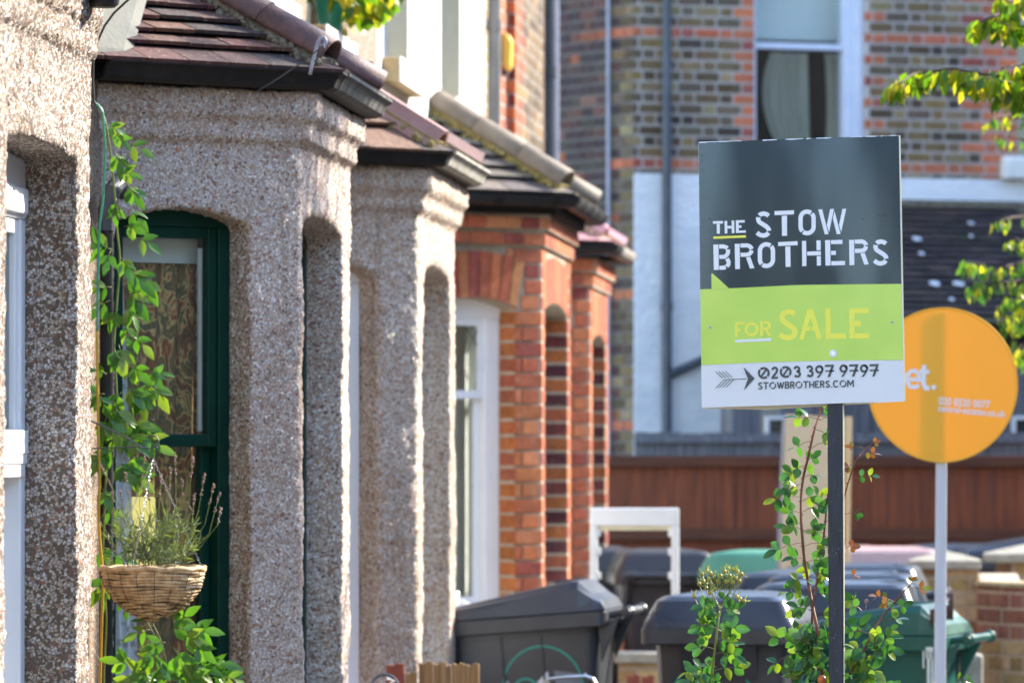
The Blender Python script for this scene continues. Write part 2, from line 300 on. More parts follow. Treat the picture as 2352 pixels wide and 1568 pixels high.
def lace_mat():
    m, nt, b = mat('lace_curtain'); out = nt.nodes['Material Output']
    b.inputs['Base Color'].default_value = (.80,.84,.9,1); b.inputs['Roughness'].default_value = .9
    pos = geo_pos(nt); v = N(nt, 'ShaderNodeTexVoronoi', Scale=28); L(nt, pos, v.inputs['Vector'])
    r = ramp(nt, [(.25, .45), (.4, .9)]); L(nt, v.outputs['Distance'], r.inputs['Fac'])
    t = N(nt, 'ShaderNodeBsdfTransparent'); mx = N(nt, 'ShaderNodeMixShader')
    L(nt, r.outputs[0], mx.inputs[0]); L(nt, t.outputs[0], mx.inputs[1]); L(nt, b.outputs[0], mx.inputs[2]); L(nt, mx.outputs[0], out.inputs[0]); return m
M['lace'] = lace_mat()
def curtain_mat():
    m, nt, b = mat('patterned_curtain')
    pos = geo_pos(nt); mp = N(nt, 'ShaderNodeMapping'); mp.inputs['Scale'].default_value = (1.6,1.6,.8); L(nt, pos, mp.inputs['Vector'])
    n = N(nt, 'ShaderNodeTexNoise', Scale=9, Detail=2.5, Distortion=2.2); L(nt, mp.outputs[0], n.inputs['Vector'])
    r = ramp(nt, [(.30,(.09,.08,.05)), (.40,(.34,.21,.08)), (.47,(.09,.11,.07)), (.53,(.85,.58,.24)), (.58,(.45,.14,.06)), (.66,(.12,.085,.045)), (.75,(.42,.34,.16))])
    L(nt, n.outputs['Fac'], r.inputs['Fac']); L(nt, r.outputs[0], b.inputs['Base Color']); b.inputs['Roughness'].default_value = .9
    return m
M['curtain'] = curtain_mat()
M['card_yellow'] = emis_free('glowing_yellow_card', (.85,.72,.25), .6)
M['card_yellow'].node_tree.nodes['Principled BSDF'].inputs['Emission Color'].default_value = (1,.78,.25,1); M['card_yellow'].node_tree.nodes['Principled BSDF'].inputs['Emission Strength'].default_value = .16  # card glows by itself, since sunlight does not reach it
M['curtain_pale'] = noisy('pale_curtain', (.32,.31,.26), (.55,.53,.46), 2.2, .9, .2, 20, stretch=(3,3,.3))
M['blind'] = noisy('white_blind', (.70,.75,.78), (.80,.84,.86), 2, .8, .1, 20)

# ------------------------------------------------------------------ mesh helpers
class MB:
    def __init__(s): s.v = []; s.f = []; s.c = []
    def poly(s, pts, faces, col=None):
        o = len(s.v); s.v += [tuple(p) for p in pts]
        for f in faces: s.f.append([o+i for i in f]); s.c.append(col or (1,1,1))
    def hexa(s, a, col=None):     # 8 points: bottom 4 ccw, top 4
        s.poly(a, [(0,3,2,1),(4,5,6,7),(0,1,5,4),(1,2,6,5),(2,3,7,6),(3,0,4,7)], col)
    def box(s, x0,x1,y0,y1,z0,z1, col=None):
        s.hexa([(x0,y0,z0),(x1,y0,z0),(x1,y1,z0),(x0,y1,z0),(x0,y0,z1),(x1,y0,z1),(x1,y1,z1),(x0,y1,z1)], col)
    def obox(s, o, u, v, w, col=None):   # origin and three edge vectors
        o=Vector(o);u=Vector(u);v=Vector(v);w=Vector(w)
        s.hexa([o,o+u,o+u+v,o+v,o+w,o+u+w,o+u+v+w,o+v+w], col)
    def prism(s, pts, ext, col=None):    # planar polygon extruded by a vector
        n=len(pts); a=[Vector(p) for p in pts]; e=Vector(ext)
        s.poly(a+[p+e for p in a], [tuple(range(n))[::-1], tuple(range(n,2*n))]+[(i,(i+1)%n,(i+1)%n+n,i+n) for i in range(n)], col)
    def tube(s, pts, r, n=8, cap=True, col=None):
        pts=[Vector(p) for p in pts]; rs = r if isinstance(r,(list,tuple)) else [r]*len(pts)
        o=len(s.v); prev=None
        for i,p in enumerate(pts):
            d=(pts[min(i+1,len(pts)-1)]-pts[max(i-1,0)]).normalized()
            if prev is None:
                a = d.orthogonal().normalized()
            else:
                a = (prev-d*prev.dot(d)); a = a.normalized() if a.length>1e-6 else d.orthogonal().normalized()
            prev=a; b=d.cross(a)
            for k in range(n):
                t=2*math.pi*k/n; s.v.append(tuple(p+(a*math.cos(t)+b*math.sin(t))*rs[i]))
        for i in range(len(pts)-1):
            for k in range(n):
                s.f.append([o+i*n+k,o+i*n+(k+1)%n,o+(i+1)*n+(k+1)%n,o+(i+1)*n+k]); s.c.append(col or (1,1,1))
        if cap:
            s.f.append([o+k for k in range(n)][::-1]); s.c.append(col or (1,1,1))
            q=o+(len(pts)-1)*n; s.f.append([q+k for k in range(n)]); s.c.append(col or (1,1,1))
    def ball(s, c, r, n=8, m=6, col=None, sz=1):
        c=Vector(c); o=len(s.v)
        for i in range(1,m):
            a=math.pi*i/m
            for k in range(n):
                t=2*math.pi*k/n; s.v.append((c.x+r*math.sin(a)*math.cos(t),c.y+r*math.sin(a)*math.sin(t),c.z+r*sz*math.cos(a)))
        s.v.append((c.x,c.y,c.z+r*sz)); s.v.append((c.x,c.y,c.z-r*sz)); T=len(s.v)-2
        for i in range(m-2):
            for k in range(n): s.f.append([o+i*n+k,o+(i+1)*n+k,o+(i+1)*n+(k+1)%n,o+i*n+(k+1)%n]); s.c.append(col or (1,1,1))
        for k in range(n):
            s.f.append([T,o+k,o+(k+1)%n]); s.c.append(col or (1,1,1))
            s.f.append([T+1,o+(m-2)*n+(k+1)%n,o+(m-2)*n+k]); s.c.append(col or (1,1,1))
    def mesh(s, name, smooth=False, color=False):
        me=bpy.data.meshes.new(name); me.from_pydata(s.v,[],s.f); me.update()
        if color:
            at=me.color_attributes.new('Col','FLOAT_COLOR','CORNER')
            arr=[]
            for f,c in zip(s.f,s.c): arr += [c[0],c[1],c[2],1.]*len(f)
            at.data.foreach_set('color',arr)
        if smooth: me.polygons.foreach_set('use_smooth',[True]*len(me.polygons))
        return me
    def build(s, name, m, parent=None, smooth=False, color=False, local=False, fixn=True):
        me=s.mesh(name,smooth,color)
        if fixn and not color:
            bm=bmesh.new(); bm.from_mesh(me); bmesh.ops.recalc_face_normals(bm,faces=bm.faces); bm.to_mesh(me); bm.free()
        return link(name,me,m,parent,local)

def link(name, me, m, parent=None, local=False):
    o=bpy.data.objects.new(name,me); COL.objects.link(o)
    if m is not None and not me.materials: me.materials.append(M[m] if isinstance(m,str) else m)
    if parent is not None:
        o.parent=parent
        if not local: o.matrix_parent_inverse = Matrix.Translation(parent.location).inverted() if parent.rotation_euler.z==0 else (Matrix.Translation(parent.location)@parent.rotation_euler.to_matrix().to_4x4()).inverted()
    return o
def tag(o, label=None, cat=None, group=None, kind=None):
    if label: o['label']=label
    if cat: o['category']=cat
    if group: o['group']=group
    if kind: o['kind']=kind
    return o
def empty(name, loc, label, cat, group=None, rz=0):
    o=bpy.data.objects.new(name,None); COL.objects.link(o); o.location=loc; o.rotation_euler=(0,0,rz); o.empty_display_size=.1
    return tag(o,label,cat,group)
def bevel(o, w=.004, seg=2):
    md=o.modifiers.new('bevel','BEVEL'); md.width=w; md.segments=seg; md.limit_method='ANGLE'; md.angle_limit=R(35)
    return o
def bake(o):
    dg=bpy.context.evaluated_depsgraph_get(); me=bpy.data.meshes.new_from_object(o.evaluated_get(dg)); 
    o.modifiers.clear(); o.data=me; return o

def copy_tree(src, parent=None):
    c=src.copy(); COL.objects.link(c)
    if parent: c.parent=parent
    for ch in [x for x in bpy.data.objects if x.parent==src and x.name in COL.objects]: copy_tree(ch,c)
    return c

Zv=Vector((0,0,1))
# ------------------------------------------------------------------ bricks
def pick(pal):
    t=random.random()*sum(p[0] for p in pal)
    for w,c in pal:
        t-=w
        if t<=0: break
    k=random.uniform(.87,1.12); return tuple(min(1,x*k*random.uniform(.93,1.07)) for x in c)
RED=[(5,(.42,.115,.055)),(4,(.50,.16,.065)),(2,(.30,.065,.05)),(1.5,(.55,.21,.09))]
REDDARK=[(3,(.16,.04,.035)),(3,(.24,.06,.04)),(2,(.40,.12,.05)),(2,(.09,.03,.03))]
STOCK=[(4,(.19,.13,.07)),(3,(.105,.07,.042)),(3,(.145,.11,.08)),(1.5,(.28,.21,.12)),(1.3,(.07,.052,.042)),(1,(.25,.165,.075))]
BRIGHT=[(5,(.52,.17,.085)),(3,(.48,.15,.08)),(1,(.36,.10,.08))]
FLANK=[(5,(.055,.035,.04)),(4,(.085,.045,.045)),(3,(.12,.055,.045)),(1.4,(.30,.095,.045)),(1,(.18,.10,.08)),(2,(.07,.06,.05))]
BUFF=[(5,(.42,.31,.16)),(4,(.36,.25,.11)),(3,(.48,.38,.22)),(1,(.24,.14,.08))]
def bricks(mb, o, u, n, Lw, z0, z1, colf, holes=(), u_off=0., ch=.075, proud=.004, jit=.0012, bond='flemish', bl=1., j=.010):
    o=Vector(o); u=Vector(u).normalized(); n=Vector(n).normalized()
    r0=int(math.floor(z0/ch)); r1=int(math.ceil(z1/ch))
    for r in range(r0,r1):
        za=max(z0,r*ch+j/2); zb=min(z1,(r+1)*ch-j/2)
        if zb-za<.012: continue
        pat=[.215*bl,.1025*bl] if bond=='flemish' else ([.215] if bond=='s' else [9.])
        x=-.4-u_off + ((.16 if r%2 else 0.) if bond=='flemish' else (.1125 if r%2 else 0)); k=0
        while x<Lw:
            w=pat[k%len(pat)]; k+=1
            parts=[(max(0.,x),min(Lw,x+w))]; 
            zm=(za+zb)/2
            for (h0,h1,hb,ht) in holes:
                if hb<=zm<=ht:
                    np_=[]
                    for a,b in parts:
                        if b<=h0 or a>=h1: np_.append((a,b))
                        else:
                            if a<h0-.0: np_.append((a,h0))
                            if b>h1: np_.append((h1,b))
                    parts=np_
            for a,b in parts:
                if b-a<.03: continue
                c=colf((a+b)/2,zm,r)
                if c is None: continue
                pr=proud+random.uniform(-jit,jit); q=[random.uniform(-jit,jit) for _ in range(4)]
                A=o+u*(a+q[0])+Zv*(za+q[1]); B=o+u*(b+q[2])+Zv*(za+q[1]); C=o+u*(b+q[2])+Zv*(zb+q[3]); D=o+u*(a+q[0])+Zv*(zb+q[3])
                bv=.003; bk=-n*.006; ft=n*pr
                iu=u*bv; iz=Zv*bv
                mb.poly([A+bk,B+bk,C+bk,D+bk,A+ft+iu+iz,B+ft-iu+iz,C+ft-iu-iz,D+ft+iu-iz],[(4,5,6,7),(0,1,5,4),(1,2,6,5),(2,3,7,6),(3,0,4,7)],c)
            x+=w+j

# ------------------------------------------------------------------ bays
def arch_pts(u0,u1,zs,rise,n=10,tiny=False):
    return [(u0+(u1-u0)*i/n, zs+rise*(1-(2*i/n-1)**2)) for i in range(n+1)]
def plan(D,proj,Yn,Yf,off=0.):
    """outline of a canted bay, widened by off: wall corner, front corner, front corner, wall corner"""
    t=math.tan(R(22.5))
    return [Vector((-D-proj,Yn-proj-off*math.sqrt(2),0)),Vector((-D+off,Yn-off*t,0)),Vector((-D+off,Yf+off*t,0)),Vector((-D-proj,Yf+proj+off*math.sqrt(2),0))]
def shell(D,proj,Yn,Yf,z0,z1,bands,openings,th=.2):
    """hollow canted shell as a bmesh-made object with openings cut by boolean"""
    bm=bmesh.new()
    def ring(off,za,zb,inner):
        o=plan(D,proj,Yn,Yf,off); i=plan(D,proj,Yn,Yf,-inner)
        o[0].x-=.06;o[3].x-=.06;i[0].x-=.06;i[3].x-=.06
        mb=MB()
        for k in range(3):
            a,b,c,d=o[k],o[k+1],i[k+1],i[k]
            mb.hexa([a+Zv*za,b+Zv*za,c+Zv*za,d+Zv*za,a+Zv*zb,b+Zv*zb,c+Zv*zb,d+Zv*zb])
        return mb
    objs=[]
    def prism_ring(off,za,zb):
        o=plan(D,proj,Yn,Yf,off); i=plan(D,proj,Yn,Yf,-th)
        for q in (o,i): q[0]=q[0]+Vector((-.1,0,0)); q[3]=q[3]+Vector((-.1,0,0))
        loop=o+i[::-1]; mb=MB(); mb.prism([p+Zv*za for p in loop],(0,0,zb-za)); return mb.build('tmp',None)
    base=prism_ring(0,z0,z1)
    tmp=[]
    for (off,za,zb) in bands:
        t=prism_ring(off,za,zb); tmp.append((t,'UNION'))
    o=plan(D,proj,Yn,Yf,0)
    for (k,u0,u1,zb,zs,rise) in openings:
        a,b=o[k],o[k+1]; u=(b-a).normalized(); n=Vector((u.y,-u.x,0))
        pts=[(u0,zb),(u1,zb)]+[(x,z) for x,z in arch_pts(u0,u1,zs,rise)][::-1]
        mb=MB(); mb.prism([a+u*x+Zv*z+n*.15 for x,z in pts],-n*.6); tmp.append((mb.build('tmp',None),'DIFFERENCE'))
    for t,op in tmp:
        md=base.modifiers.new('b','BOOLEAN'); md.object=t; md.operation=op; md.solver='EXACT'
    bake(base)
    for t,_ in tmp: bpy.data.objects.remove(t)
    return base
def facet(D,proj,Yn,Yf,k):
    o=plan(D,proj,Yn,Yf,0); a,b=o[k],o[k+1]; u=(b-a).normalized(); return a,u,Vector((u.y,-u.x,0)),(b-a).length

def roughen(o, vox=.014, smooth=6, amp=.005):
    md=o.modifiers.new('r','REMESH'); md.mode='VOXEL'; md.voxel_size=vox; md.use_smooth_shade=True
    md=o.modifiers.new('s','SMOOTH'); md.iterations=smooth; md.factor=.5
    bake(o)
    me=o.data; n=len(me.vertices); co=np.empty(n*3); me.vertices.foreach_get('co',co); co=co.reshape(-1,3)
    nr=np.empty(n*3); me.vertices.foreach_get('normal',nr); nr=nr.reshape(-1,3)
    rng=np.random.default_rng(3)
    big=np.array([pnoise(Vector(c*4.))*.9+pnoise(Vector(c*13.))*.45 for c in co])
    d=big*amp*1.6+rng.uniform(-1,1,n)*amp*.72
    co+=nr*d[:,None]; me.vertices.foreach_set('co',co.ravel()); me.update()
    me.polygons.foreach_set('use_smooth',[True]*len(me.polygons))

def win(parent, D,proj,Yn,Yf,k,u0,u1,zb,zs,rise,fm,setback=.12,fw=.055,rail=None,name='window',glass='glass',sash=True,sill=None,depth=.06,topgap=.0,inner=None):
    a,u,n,_=facet(D,proj,Yn,Yf,k)
    def pt(x,w,z): return a+u*x+n*w+Zv*z
    w0=-setback-depth; mb=MB()
    zt=zs-.02-topgap
    mb.obox(pt(u0,w0,zb),u*fw,n*depth,Zv*(zt-zb)); mb.obox(pt(u1-fw,w0,zb),u*fw,n*depth,Zv*(zt-zb))
    mb.obox(pt(u0+fw,w0,zb),u*(u1-u0-2*fw),n*depth,Zv*.06)
    pts=[(u0-.01,zt),(u1+.01,zt)]+[(x,z+.01) for x,z in arch_pts(u0-.01,u1+.01,zs,rise)][::-1]
    mb.prism([pt(x,w0,z) for x,z in pts],n*depth)
    f=mb.build(name+'_frame' if False else 'window',fm,parent); bevel(f,.006)
    ui0,ui1=u0+fw,u1-fw
    zr=rail if rail else (zb+zt)/2
    sw=.035
    mb=MB(); wu=w0+.022
    # upper sash
    mb.obox(pt(ui0,wu,zr-.02),u*sw,n*.03,Zv*(zt-zr+.02)); mb.obox(pt(ui1-sw,wu,zr-.02),u*sw,n*.03,Zv*(zt-zr+.02))
    mb.obox(pt(ui0+sw,wu,zt-.035),u*(ui1-ui0-2*sw),n*.03,Zv*.035); mb.obox(pt(ui0+sw,wu,zr-.02),u*(ui1-ui0-2*sw),n*.032,Zv*.04)
    wl=wu-.034
    mb.obox(pt(ui0,wl,zb+.06),u*sw,n*.03,Zv*(zr-zb-.04)); mb.obox(pt(ui1-sw,wl,zb+.06),u*sw,n*.03,Zv*(zr-zb-.04))
    mb.obox(pt(ui0+sw,wl,zb+.06),u*(ui1-ui0-2*sw),n*.03,Zv*.075); mb.obox(pt(ui0+sw,wl,zr-.02),u*(ui1-ui0-2*sw),n*.03,Zv*.035)
    s=mb.build('sash',fm,f); bevel(s,.004)
    mb=MB(); mb.obox(pt(ui0+sw,wu+.012,zr+.02),u*(ui1-ui0-2*sw),n*.004,Zv*(zt-zr-.055)); mb.build('glass',glass,f)
    mb=MB(); mb.obox(pt(ui0+sw,wl+.012,zb+.135),u*(ui1-ui0-2*sw),n*.004,Zv*(zr-zb-.155)); mb.build('glass',glass,f)
    if sill:
        mb=MB(); mb.obox(pt(u0-.03,w0,zb-.07),u*(u1-u0+.06),n*(setback+depth+.05),Zv*.07); bevel(mb.build('sill',sill,f),.006)
    return f,pt

def clip_poly(poly, a, b):    # keep the side left of a->b, 2d
    out=[]
    for i in range(len(poly)):
        p,q=poly[i],poly[(i+1)%len(poly)]
        sp=(b[0]-a[0])*(p[1]-a[1])-(b[1]-a[1])*(p[0]-a[0]); sq=(b[0]-a[0])*(q[1]-a[1])-(b[1]-a[1])*(q[0]-a[0])
        if sp>=0: out.append(p)
        if (sp>=0)!=(sq>=0):
            t=sp/(sp-sq); out.append((p[0]+(q[0]-p[0])*t,p[1]+(q[1]-p[1])*t))
    return out
def tiled(mb, corners, gauge, tw, pal, thick=.013, phase=0.):
    """a planar roof slope (first edge = eave) covered in courses of thick tiles"""
    c=[Vector(p) for p in corners]; e=(c[1]-c[0]).normalized(); nn=e.cross(c[2]-c[0]).normalized()
    if nn.z<0: nn=-nn
    s=nn.cross(e); 
    if s.z<0: s=-s
    loc=[((p-c[0]).dot(e),(p-c[0]).dot(s)) for p in c]
    area=sum(loc[i][0]*loc[(i+1)%len(loc)][1]-loc[(i+1)%len(loc)][0]*loc[i][1] for i in range(len(loc)))
    if area<0: loc=loc[::-1]
    smax=max(p[1] for p in loc); xs=[p[0] for p in loc]
    r=0
    while r*gauge<smax:
        y0=r*gauge-(.03 if r==0 else 0); y1=(r+1)*gauge+.004
        x=min(xs)-tw+(tw/2 if r%2 else 0)+phase
        while x<max(xs):
            g=.0025; P4=[(x+g,y0),(x+tw-g,y0),(x+tw-g,y1),(x+g,y1)]
            for i in range(len(loc)):
                if r==0 and abs(loc[i][1])<1e-5 and abs(loc[(i+1)%len(loc)][1])<1e-5: continue
                P4=clip_poly(P4,loc[i],loc[(i+1)%len(loc)])
                if len(P4)<3: break
            if len(P4)>=3:
                cu=pick(pal); wob=random.uniform(-.0015,.0025); dz=random.uniform(0,.004)
                top=[]; bot=[]
                for (px,py) in P4:
                    t=(py-y0)/(y1-y0); h=thick*1.7*(1-t)+.004+wob+dz*(1-t)
                    w=c[0]+e*px+s*py
                    top.append(w+nn*h); bot.append(w+nn*(h-thick))
                m=len(P4)
                mb.poly(bot+top,[tuple(range(m))[::-1],tuple(range(m,2*m))]+[(i,(i+1)%m,(i+1)%m+m,i+m) for i in range(m)],cu)
            x+=tw
        r+=1
def sweep(mb, path, prof, closed=False, col=None):
    """profile of (outwards, up) pairs swept along a level polyline with mitred corners; outwards = to the right of travel"""
    path=[Vector(p) for p in path]; m=len(prof); o=len(mb.v)
    for i,p in enumerate(path):
        d0=(path[i]-path[i-1]).normalized() if i>0 else None; d1=(path[i+1]-path[i]).normalized() if i<len(path)-1 else None
        def nr(d): return Vector((d.y,-d.x,0)).normalized()
        if d0 is None: nvec=nr(d1)
        elif d1 is None: nvec=nr(d0)
        else:
            nvec=(nr(d0)+nr(d1)); nvec=nvec/ (nvec.length**2/2) if nvec.length>0 else nr(d0)
        for (a,b) in prof: mb.v.append(tuple(p+nvec*a+Zv*b))
    for i in range(len(path)-1):
        for k in range(m):
            mb.f.append([o+i*m+k,o+(i+1)*m+k,o+(i+1)*m+(k+1)%m,o+i*m+(k+1)%m]); mb.c.append(col or (1,1,1))
    mb.f.append([o+k for k in range(m)]); mb.c.append(col or (1,1,1)); q=o+(len(path)-1)*m
    mb.f.append([q+k for k in range(m)][::-1]); mb.c.append(col or (1,1,1))
OGEE=[(0,0),(.035,.002),(.055,.012),(.062,.03),(.072,.045),(.085,.052),(.085,.062),(.076,.062),(.06,.05),(.05,.035),(.04,.02),(.012,.014),(.008,.06),(0,.06)]
HALF=[(.01+.052*(1-math.cos(t)),.055-.055*math.sin(t)) for t in [math.pi*i/8 for i in range(9)]]+[(.01+.048*(1-math.cos(t))+.004,.055-.048*math.sin(t)) for t in [math.pi*i/8 for i in range(8,-1,-1)]]

def hip(name,m,parent,a,b,r,segs,kind='round',under=None):
    """hip tiles laid end to end from eave corner a to apex b"""
    a=Vector(a);b=Vector(b); d=(b-a); Ln=d.length; d.normalize(); side=d.cross(Zv).normalized(); up=side.cross(d).normalized()
    mb=MB()
    for i in range(segs):
        p=a+d*(Ln*i/segs); q=a+d*(Ln*(i+1)/segs+ (.02 if i<segs-1 else 0))
        r0=r*1.05; r1=r*.97
        if kind=='round':
            n=14; ra=[]
            for (c,rr) in ((p,r0),(q,r1)):
                for t in range(n+1):
                    th=math.pi*t/n; ra.append(c+side*math.cos(th)*rr+up*(math.sin(th)*rr))
            ri=[]
            for (c,rr) in ((p,r0-.012),(q,r1-.012)):
                for t in range(n+1):
                    th=math.pi*t/n; ri.append(c+side*math.cos(th)*rr+up*(math.sin(th)*rr))
        else:
            n=3; prof=[(1.1,-.45),(.28,.62),(-.28,.62),(-1.1,-.45)]
            ra=[c+side*x*rr+up*y*rr for (c,rr) in ((p,r0),(q,r0)) for x,y in prof]
            ri=[c+side*x*(rr-.012)+up*(y*rr-.014) for (c,rr) in ((p,r0),(q,r0)) for x,y in prof]
        k=n+1; fs=[]
        for t in range(n): fs.append((t,t+1,k+t+1,k+t)); fs.append((2*k+t,3*k+t,3*k+t+1,2*k+t+1))
        for t in range(n): fs.append((t,2*k+t,2*k+t+1,t+1)); fs.append((k+t,k+t+1,3*k+t+1,3*k+t))
        fs.append((0,k,3*k,2*k)); fs.append((n,2*k+n,3*k+n,k+n))
        mb.poly(ra+ri,fs)
    h=mb.build(name,m,parent,smooth=(kind=='round'))
    if kind=='round':
        bevel(h,.003,1)
    mb=MB(); pr=[]  # bedding mortar under the tiles
    mb2=MB(); N_=int(Ln/.011)
    for i in range(N_):
        c=a+d*(Ln*(i+.5)/N_+random.uniform(-.004,.004))
        for sgn in (-1,1):
            mb2.ball(c+side*sgn*r*random.uniform(.8,1.08)-up*r*random.uniform(.2,.55),random.uniform(.006,.017),6,4,sz=random.uniform(.6,1.2))
    mb2.obox(a-side*r*.85-up*r*.5,d*Ln,side*r*1.7,up*r*.55)
    mb2.build('bedding_mortar',under or 'moss_dark',h)
    return h

D0=2.03; PJ=.55; FX=-D0-PJ
TILE=[(4,(.115,.048,.045)),(3,(.085,.042,.042)),(3,(.06,.044,.047)),(2,(.15,.075,.055)),(1,(.05,.04,.042))]
TILE2=[(4,(.12,.07,.055)),(3,(.16,.085,.06)),(2,(.09,.06,.055)),(1,(.24,.13,.09))]
SLATE=[(4,(.13,.115,.10)),(3,(.18,.16,.14)),(3,(.09,.08,.075)),(1,(.15,.13,.07))]
def bay_roof(parent, D,proj,Yn,Yf,ze,rise,tiles,tmat,pal,gauge,tw,hipm,hr,hkind,hsegs,under,top_in=.14,ov=.1):
    e=plan(D,proj,Yn,Yf,ov); e=[p+Zv*ze for p in e]; e[0].x=e[3].x=-D-proj
    t1=Vector((-D-proj+.01,Yn+top_in,ze+rise)); t2=Vector((-D-proj+.01,Yf-top_in,ze+rise))
    mb=MB()
    tiled(mb,[e[0],e[1],t1],gauge,tw,pal,phase=.03); tiled(mb,[e[1],e[2],t2,t1],gauge,tw,pal); tiled(mb,[e[2],e[3],t2],gauge,tw,pal)
    rf=mb.build('bay_roof',tmat,parent,color=True)
    # boarding under the tiles
    mb=MB(); dn=Vector((0,0,-.03)); q=[p+dn*.2 for p in (e[0],e[1],e[2],e[3],t2,t1)]
    mb.poly(q,[(0,1,5),(1,2,4,5),(2,3,4),(0,5,4,3),(0,3,2,1)]); mb.build('roof_boarding','dark_inside',rf)
    for a,b in ((e[1],t1),(e[2],t2)):
        dd=(b-a).normalized(); hip('hip_tile',hipm,rf,a+dd*.015+Zv*.03,b+Zv*.03,hr,hsegs,hkind,under)
    return rf,e,(t1,t2)

def house(name,label,y0,y1):
    return empty('terraced_house',(FX,(y0+y1)/2,0),label,'house','houses of the terrace row')

def facade(parent, y0,y1,m,holes=(),z1=5.6,x=FX,name='wall',th=.25):
    """street wall as strips round its openings: holes = (y0,y1,z0,z1)"""
    mb=MB(); ys=sorted(set([y0,y1]+[h for q in holes for h in q[:2]]))
    for a,b in zip(ys[:-1],ys[1:]):
        hs=[h for h in holes if h[0]<=a+1e-6 and h[1]>=b-1e-6]
        if not hs: mb.box(x-th,x,a,b,0,z1)
        else:
            h=hs[0]
            if h[2]>0: mb.box(x-th,x,a,b,0,h[2])
            if h[3]<z1: mb.box(x-th,x,a,b,h[3],z1)
    me=mb.mesh(name); bm=bmesh.new(); bm.from_mesh(me); bmesh.ops.remove_doubles(bm,verts=bm.verts,dist=1e-5)
    bmesh.ops.recalc_face_normals(bm,faces=bm.faces); bm.to_mesh(me); bm.free()
    return link(name,me,m,parent)
def main_roof(parent,y0,y1,z=5.6):
    mb=MB(); tiled(mb,[(FX+.25,y0,z),(FX+.25,y1,z),(FX-3.2,y1,z+2.2),(FX-3.2,y0,z+2.2)],.2,.27,SLATE,.012)
    mb.build('roof','slate',parent,color=True)
    mb=MB(); mb.poly([(FX+.2,y0,z-.04),(FX+.2,y1,z-.04),(FX-3.2,y1,z+2.12),(FX-3.2,y0,z+2.12)],[(0,1,2,3)]); mb.build('roof_boarding','dark_inside',parent)
def upper_window(parent,y0,y1,zb,zt,fm,sillm,x=FX,set_=.1,stone='stone_buff'):
    mb=MB(); xs=x-set_; w=.05
    mb.box(xs-.05,xs,y0,y0+w,zb,zt); mb.box(xs-.05,xs,y1-w,y1,zb,zt); mb.box(xs-.05,xs,y0+w,y1-w,zt-w,zt); mb.box(xs-.05,xs,y0+w,y1-w,zb,zb+w)
    zm=(zb+zt)/2; mb.box(xs-.045,xs-.002,y0+w,y1-w,zm-.02,zm+.02)
    f=mb.build('window',fm,parent)
    mb=MB(); mb.box(xs-.03,xs-.026,y0+w,y1-w,zb+w,zt-w); mb.build('glass','glass_dark',f)
    mb=MB(); mb.box(xs-.4,xs-.2,y0,y1,zb,zt); mb.build('curtain','curtain_pale',f)
    mb=MB(); mb.box(xs,x+.078,y0-.06,y1+.06,zb-.105,zb-.002); s=mb.build('sill',stone,f); bevel(s,.004)
    mb=MB(); mb.box(x+.076,x+.086,y0-.056,y1+.064,zb-.108,zb+.001); mb.build('sill_face',sillm,s)
    return f
def pipe(parent,x,y,z0,z1,r,m,name='downpipe',joints=True):
    mb=MB(); mb.tube([(x,y,z0),(x,y,z1)],r,14)
    if joints:
        z=z0+.5
        while z<z1: mb.tube([(x,y,z-.03),(x,y,z+.03)],r*1.22,14); z+=1.15
    return mb.build(name,m,parent)

# ================================================================== the terrace row
# --- ground
mb=MB(); mb.poly([(-60,-60,-.02),(80,-60,-.02),(80,120,-.02),(-60,120,-.02)],[(0,1,2,3)]); tag(mb.build('ground','asphalt'),kind='structure')
mb=MB(); mb.box(-.45,1.6,-5,34,-.018,.1); tag(mb.build('pavement','ground'),kind='structure')
mb=MB(); mb.box(FX,-.75,5,34.5,-.018,.06); tag(mb.build('garden_ground','soilbed'),kind='structure')
mb=MB(); mb.box(-9,6,34.6,60,-.018,.03); tag(mb.build('yard_ground','ground'),kind='structure')

YB=[(11.76,13.14),(17.37,18.75),(21.13,22.67),(27.3,29.3),(30.84,32.4)]

def pebble_bay(h,i,zw,zs,m,vox,rise=.06,o1=.05,o2=.026):
    Yn,Yf=YB[i]; Lf=Yf-Yn
    ops=[(0,.113,.594,.66,zs,rise),(1,(.06 if i==1 else .2),Lf-.2,.66,zs+.012,rise*.8),(2,.184,.665,.66,zs,rise)]
    s=shell(D0,PJ,Yn,Yf,0,zw,[(o1,zw-.088,zw),(o2,zw-.158,zw-.08)],ops)
    roughen(s,vox,2,.005); s.name='bay_wall'; s.data.name='bay_wall'; s.data.materials.clear(); s.data.materials.append(M[m])
    s.parent=h; s.matrix_parent_inverse=Matrix.Translation(h.location).inverted()
    return ops

def gutter(h,D,Yn,Yf,z,prof,mats,ov=.05):
    e=[p+Zv*z for p in plan(D,PJ,Yn,Yf,ov)]; e[0].x=e[3].x=-D-PJ
    g=[]
    mb=MB(); sweep(mb,[e[0],e[1],e[2],e[3]],prof); r=mb.build('gutter',mats,h); return r,e

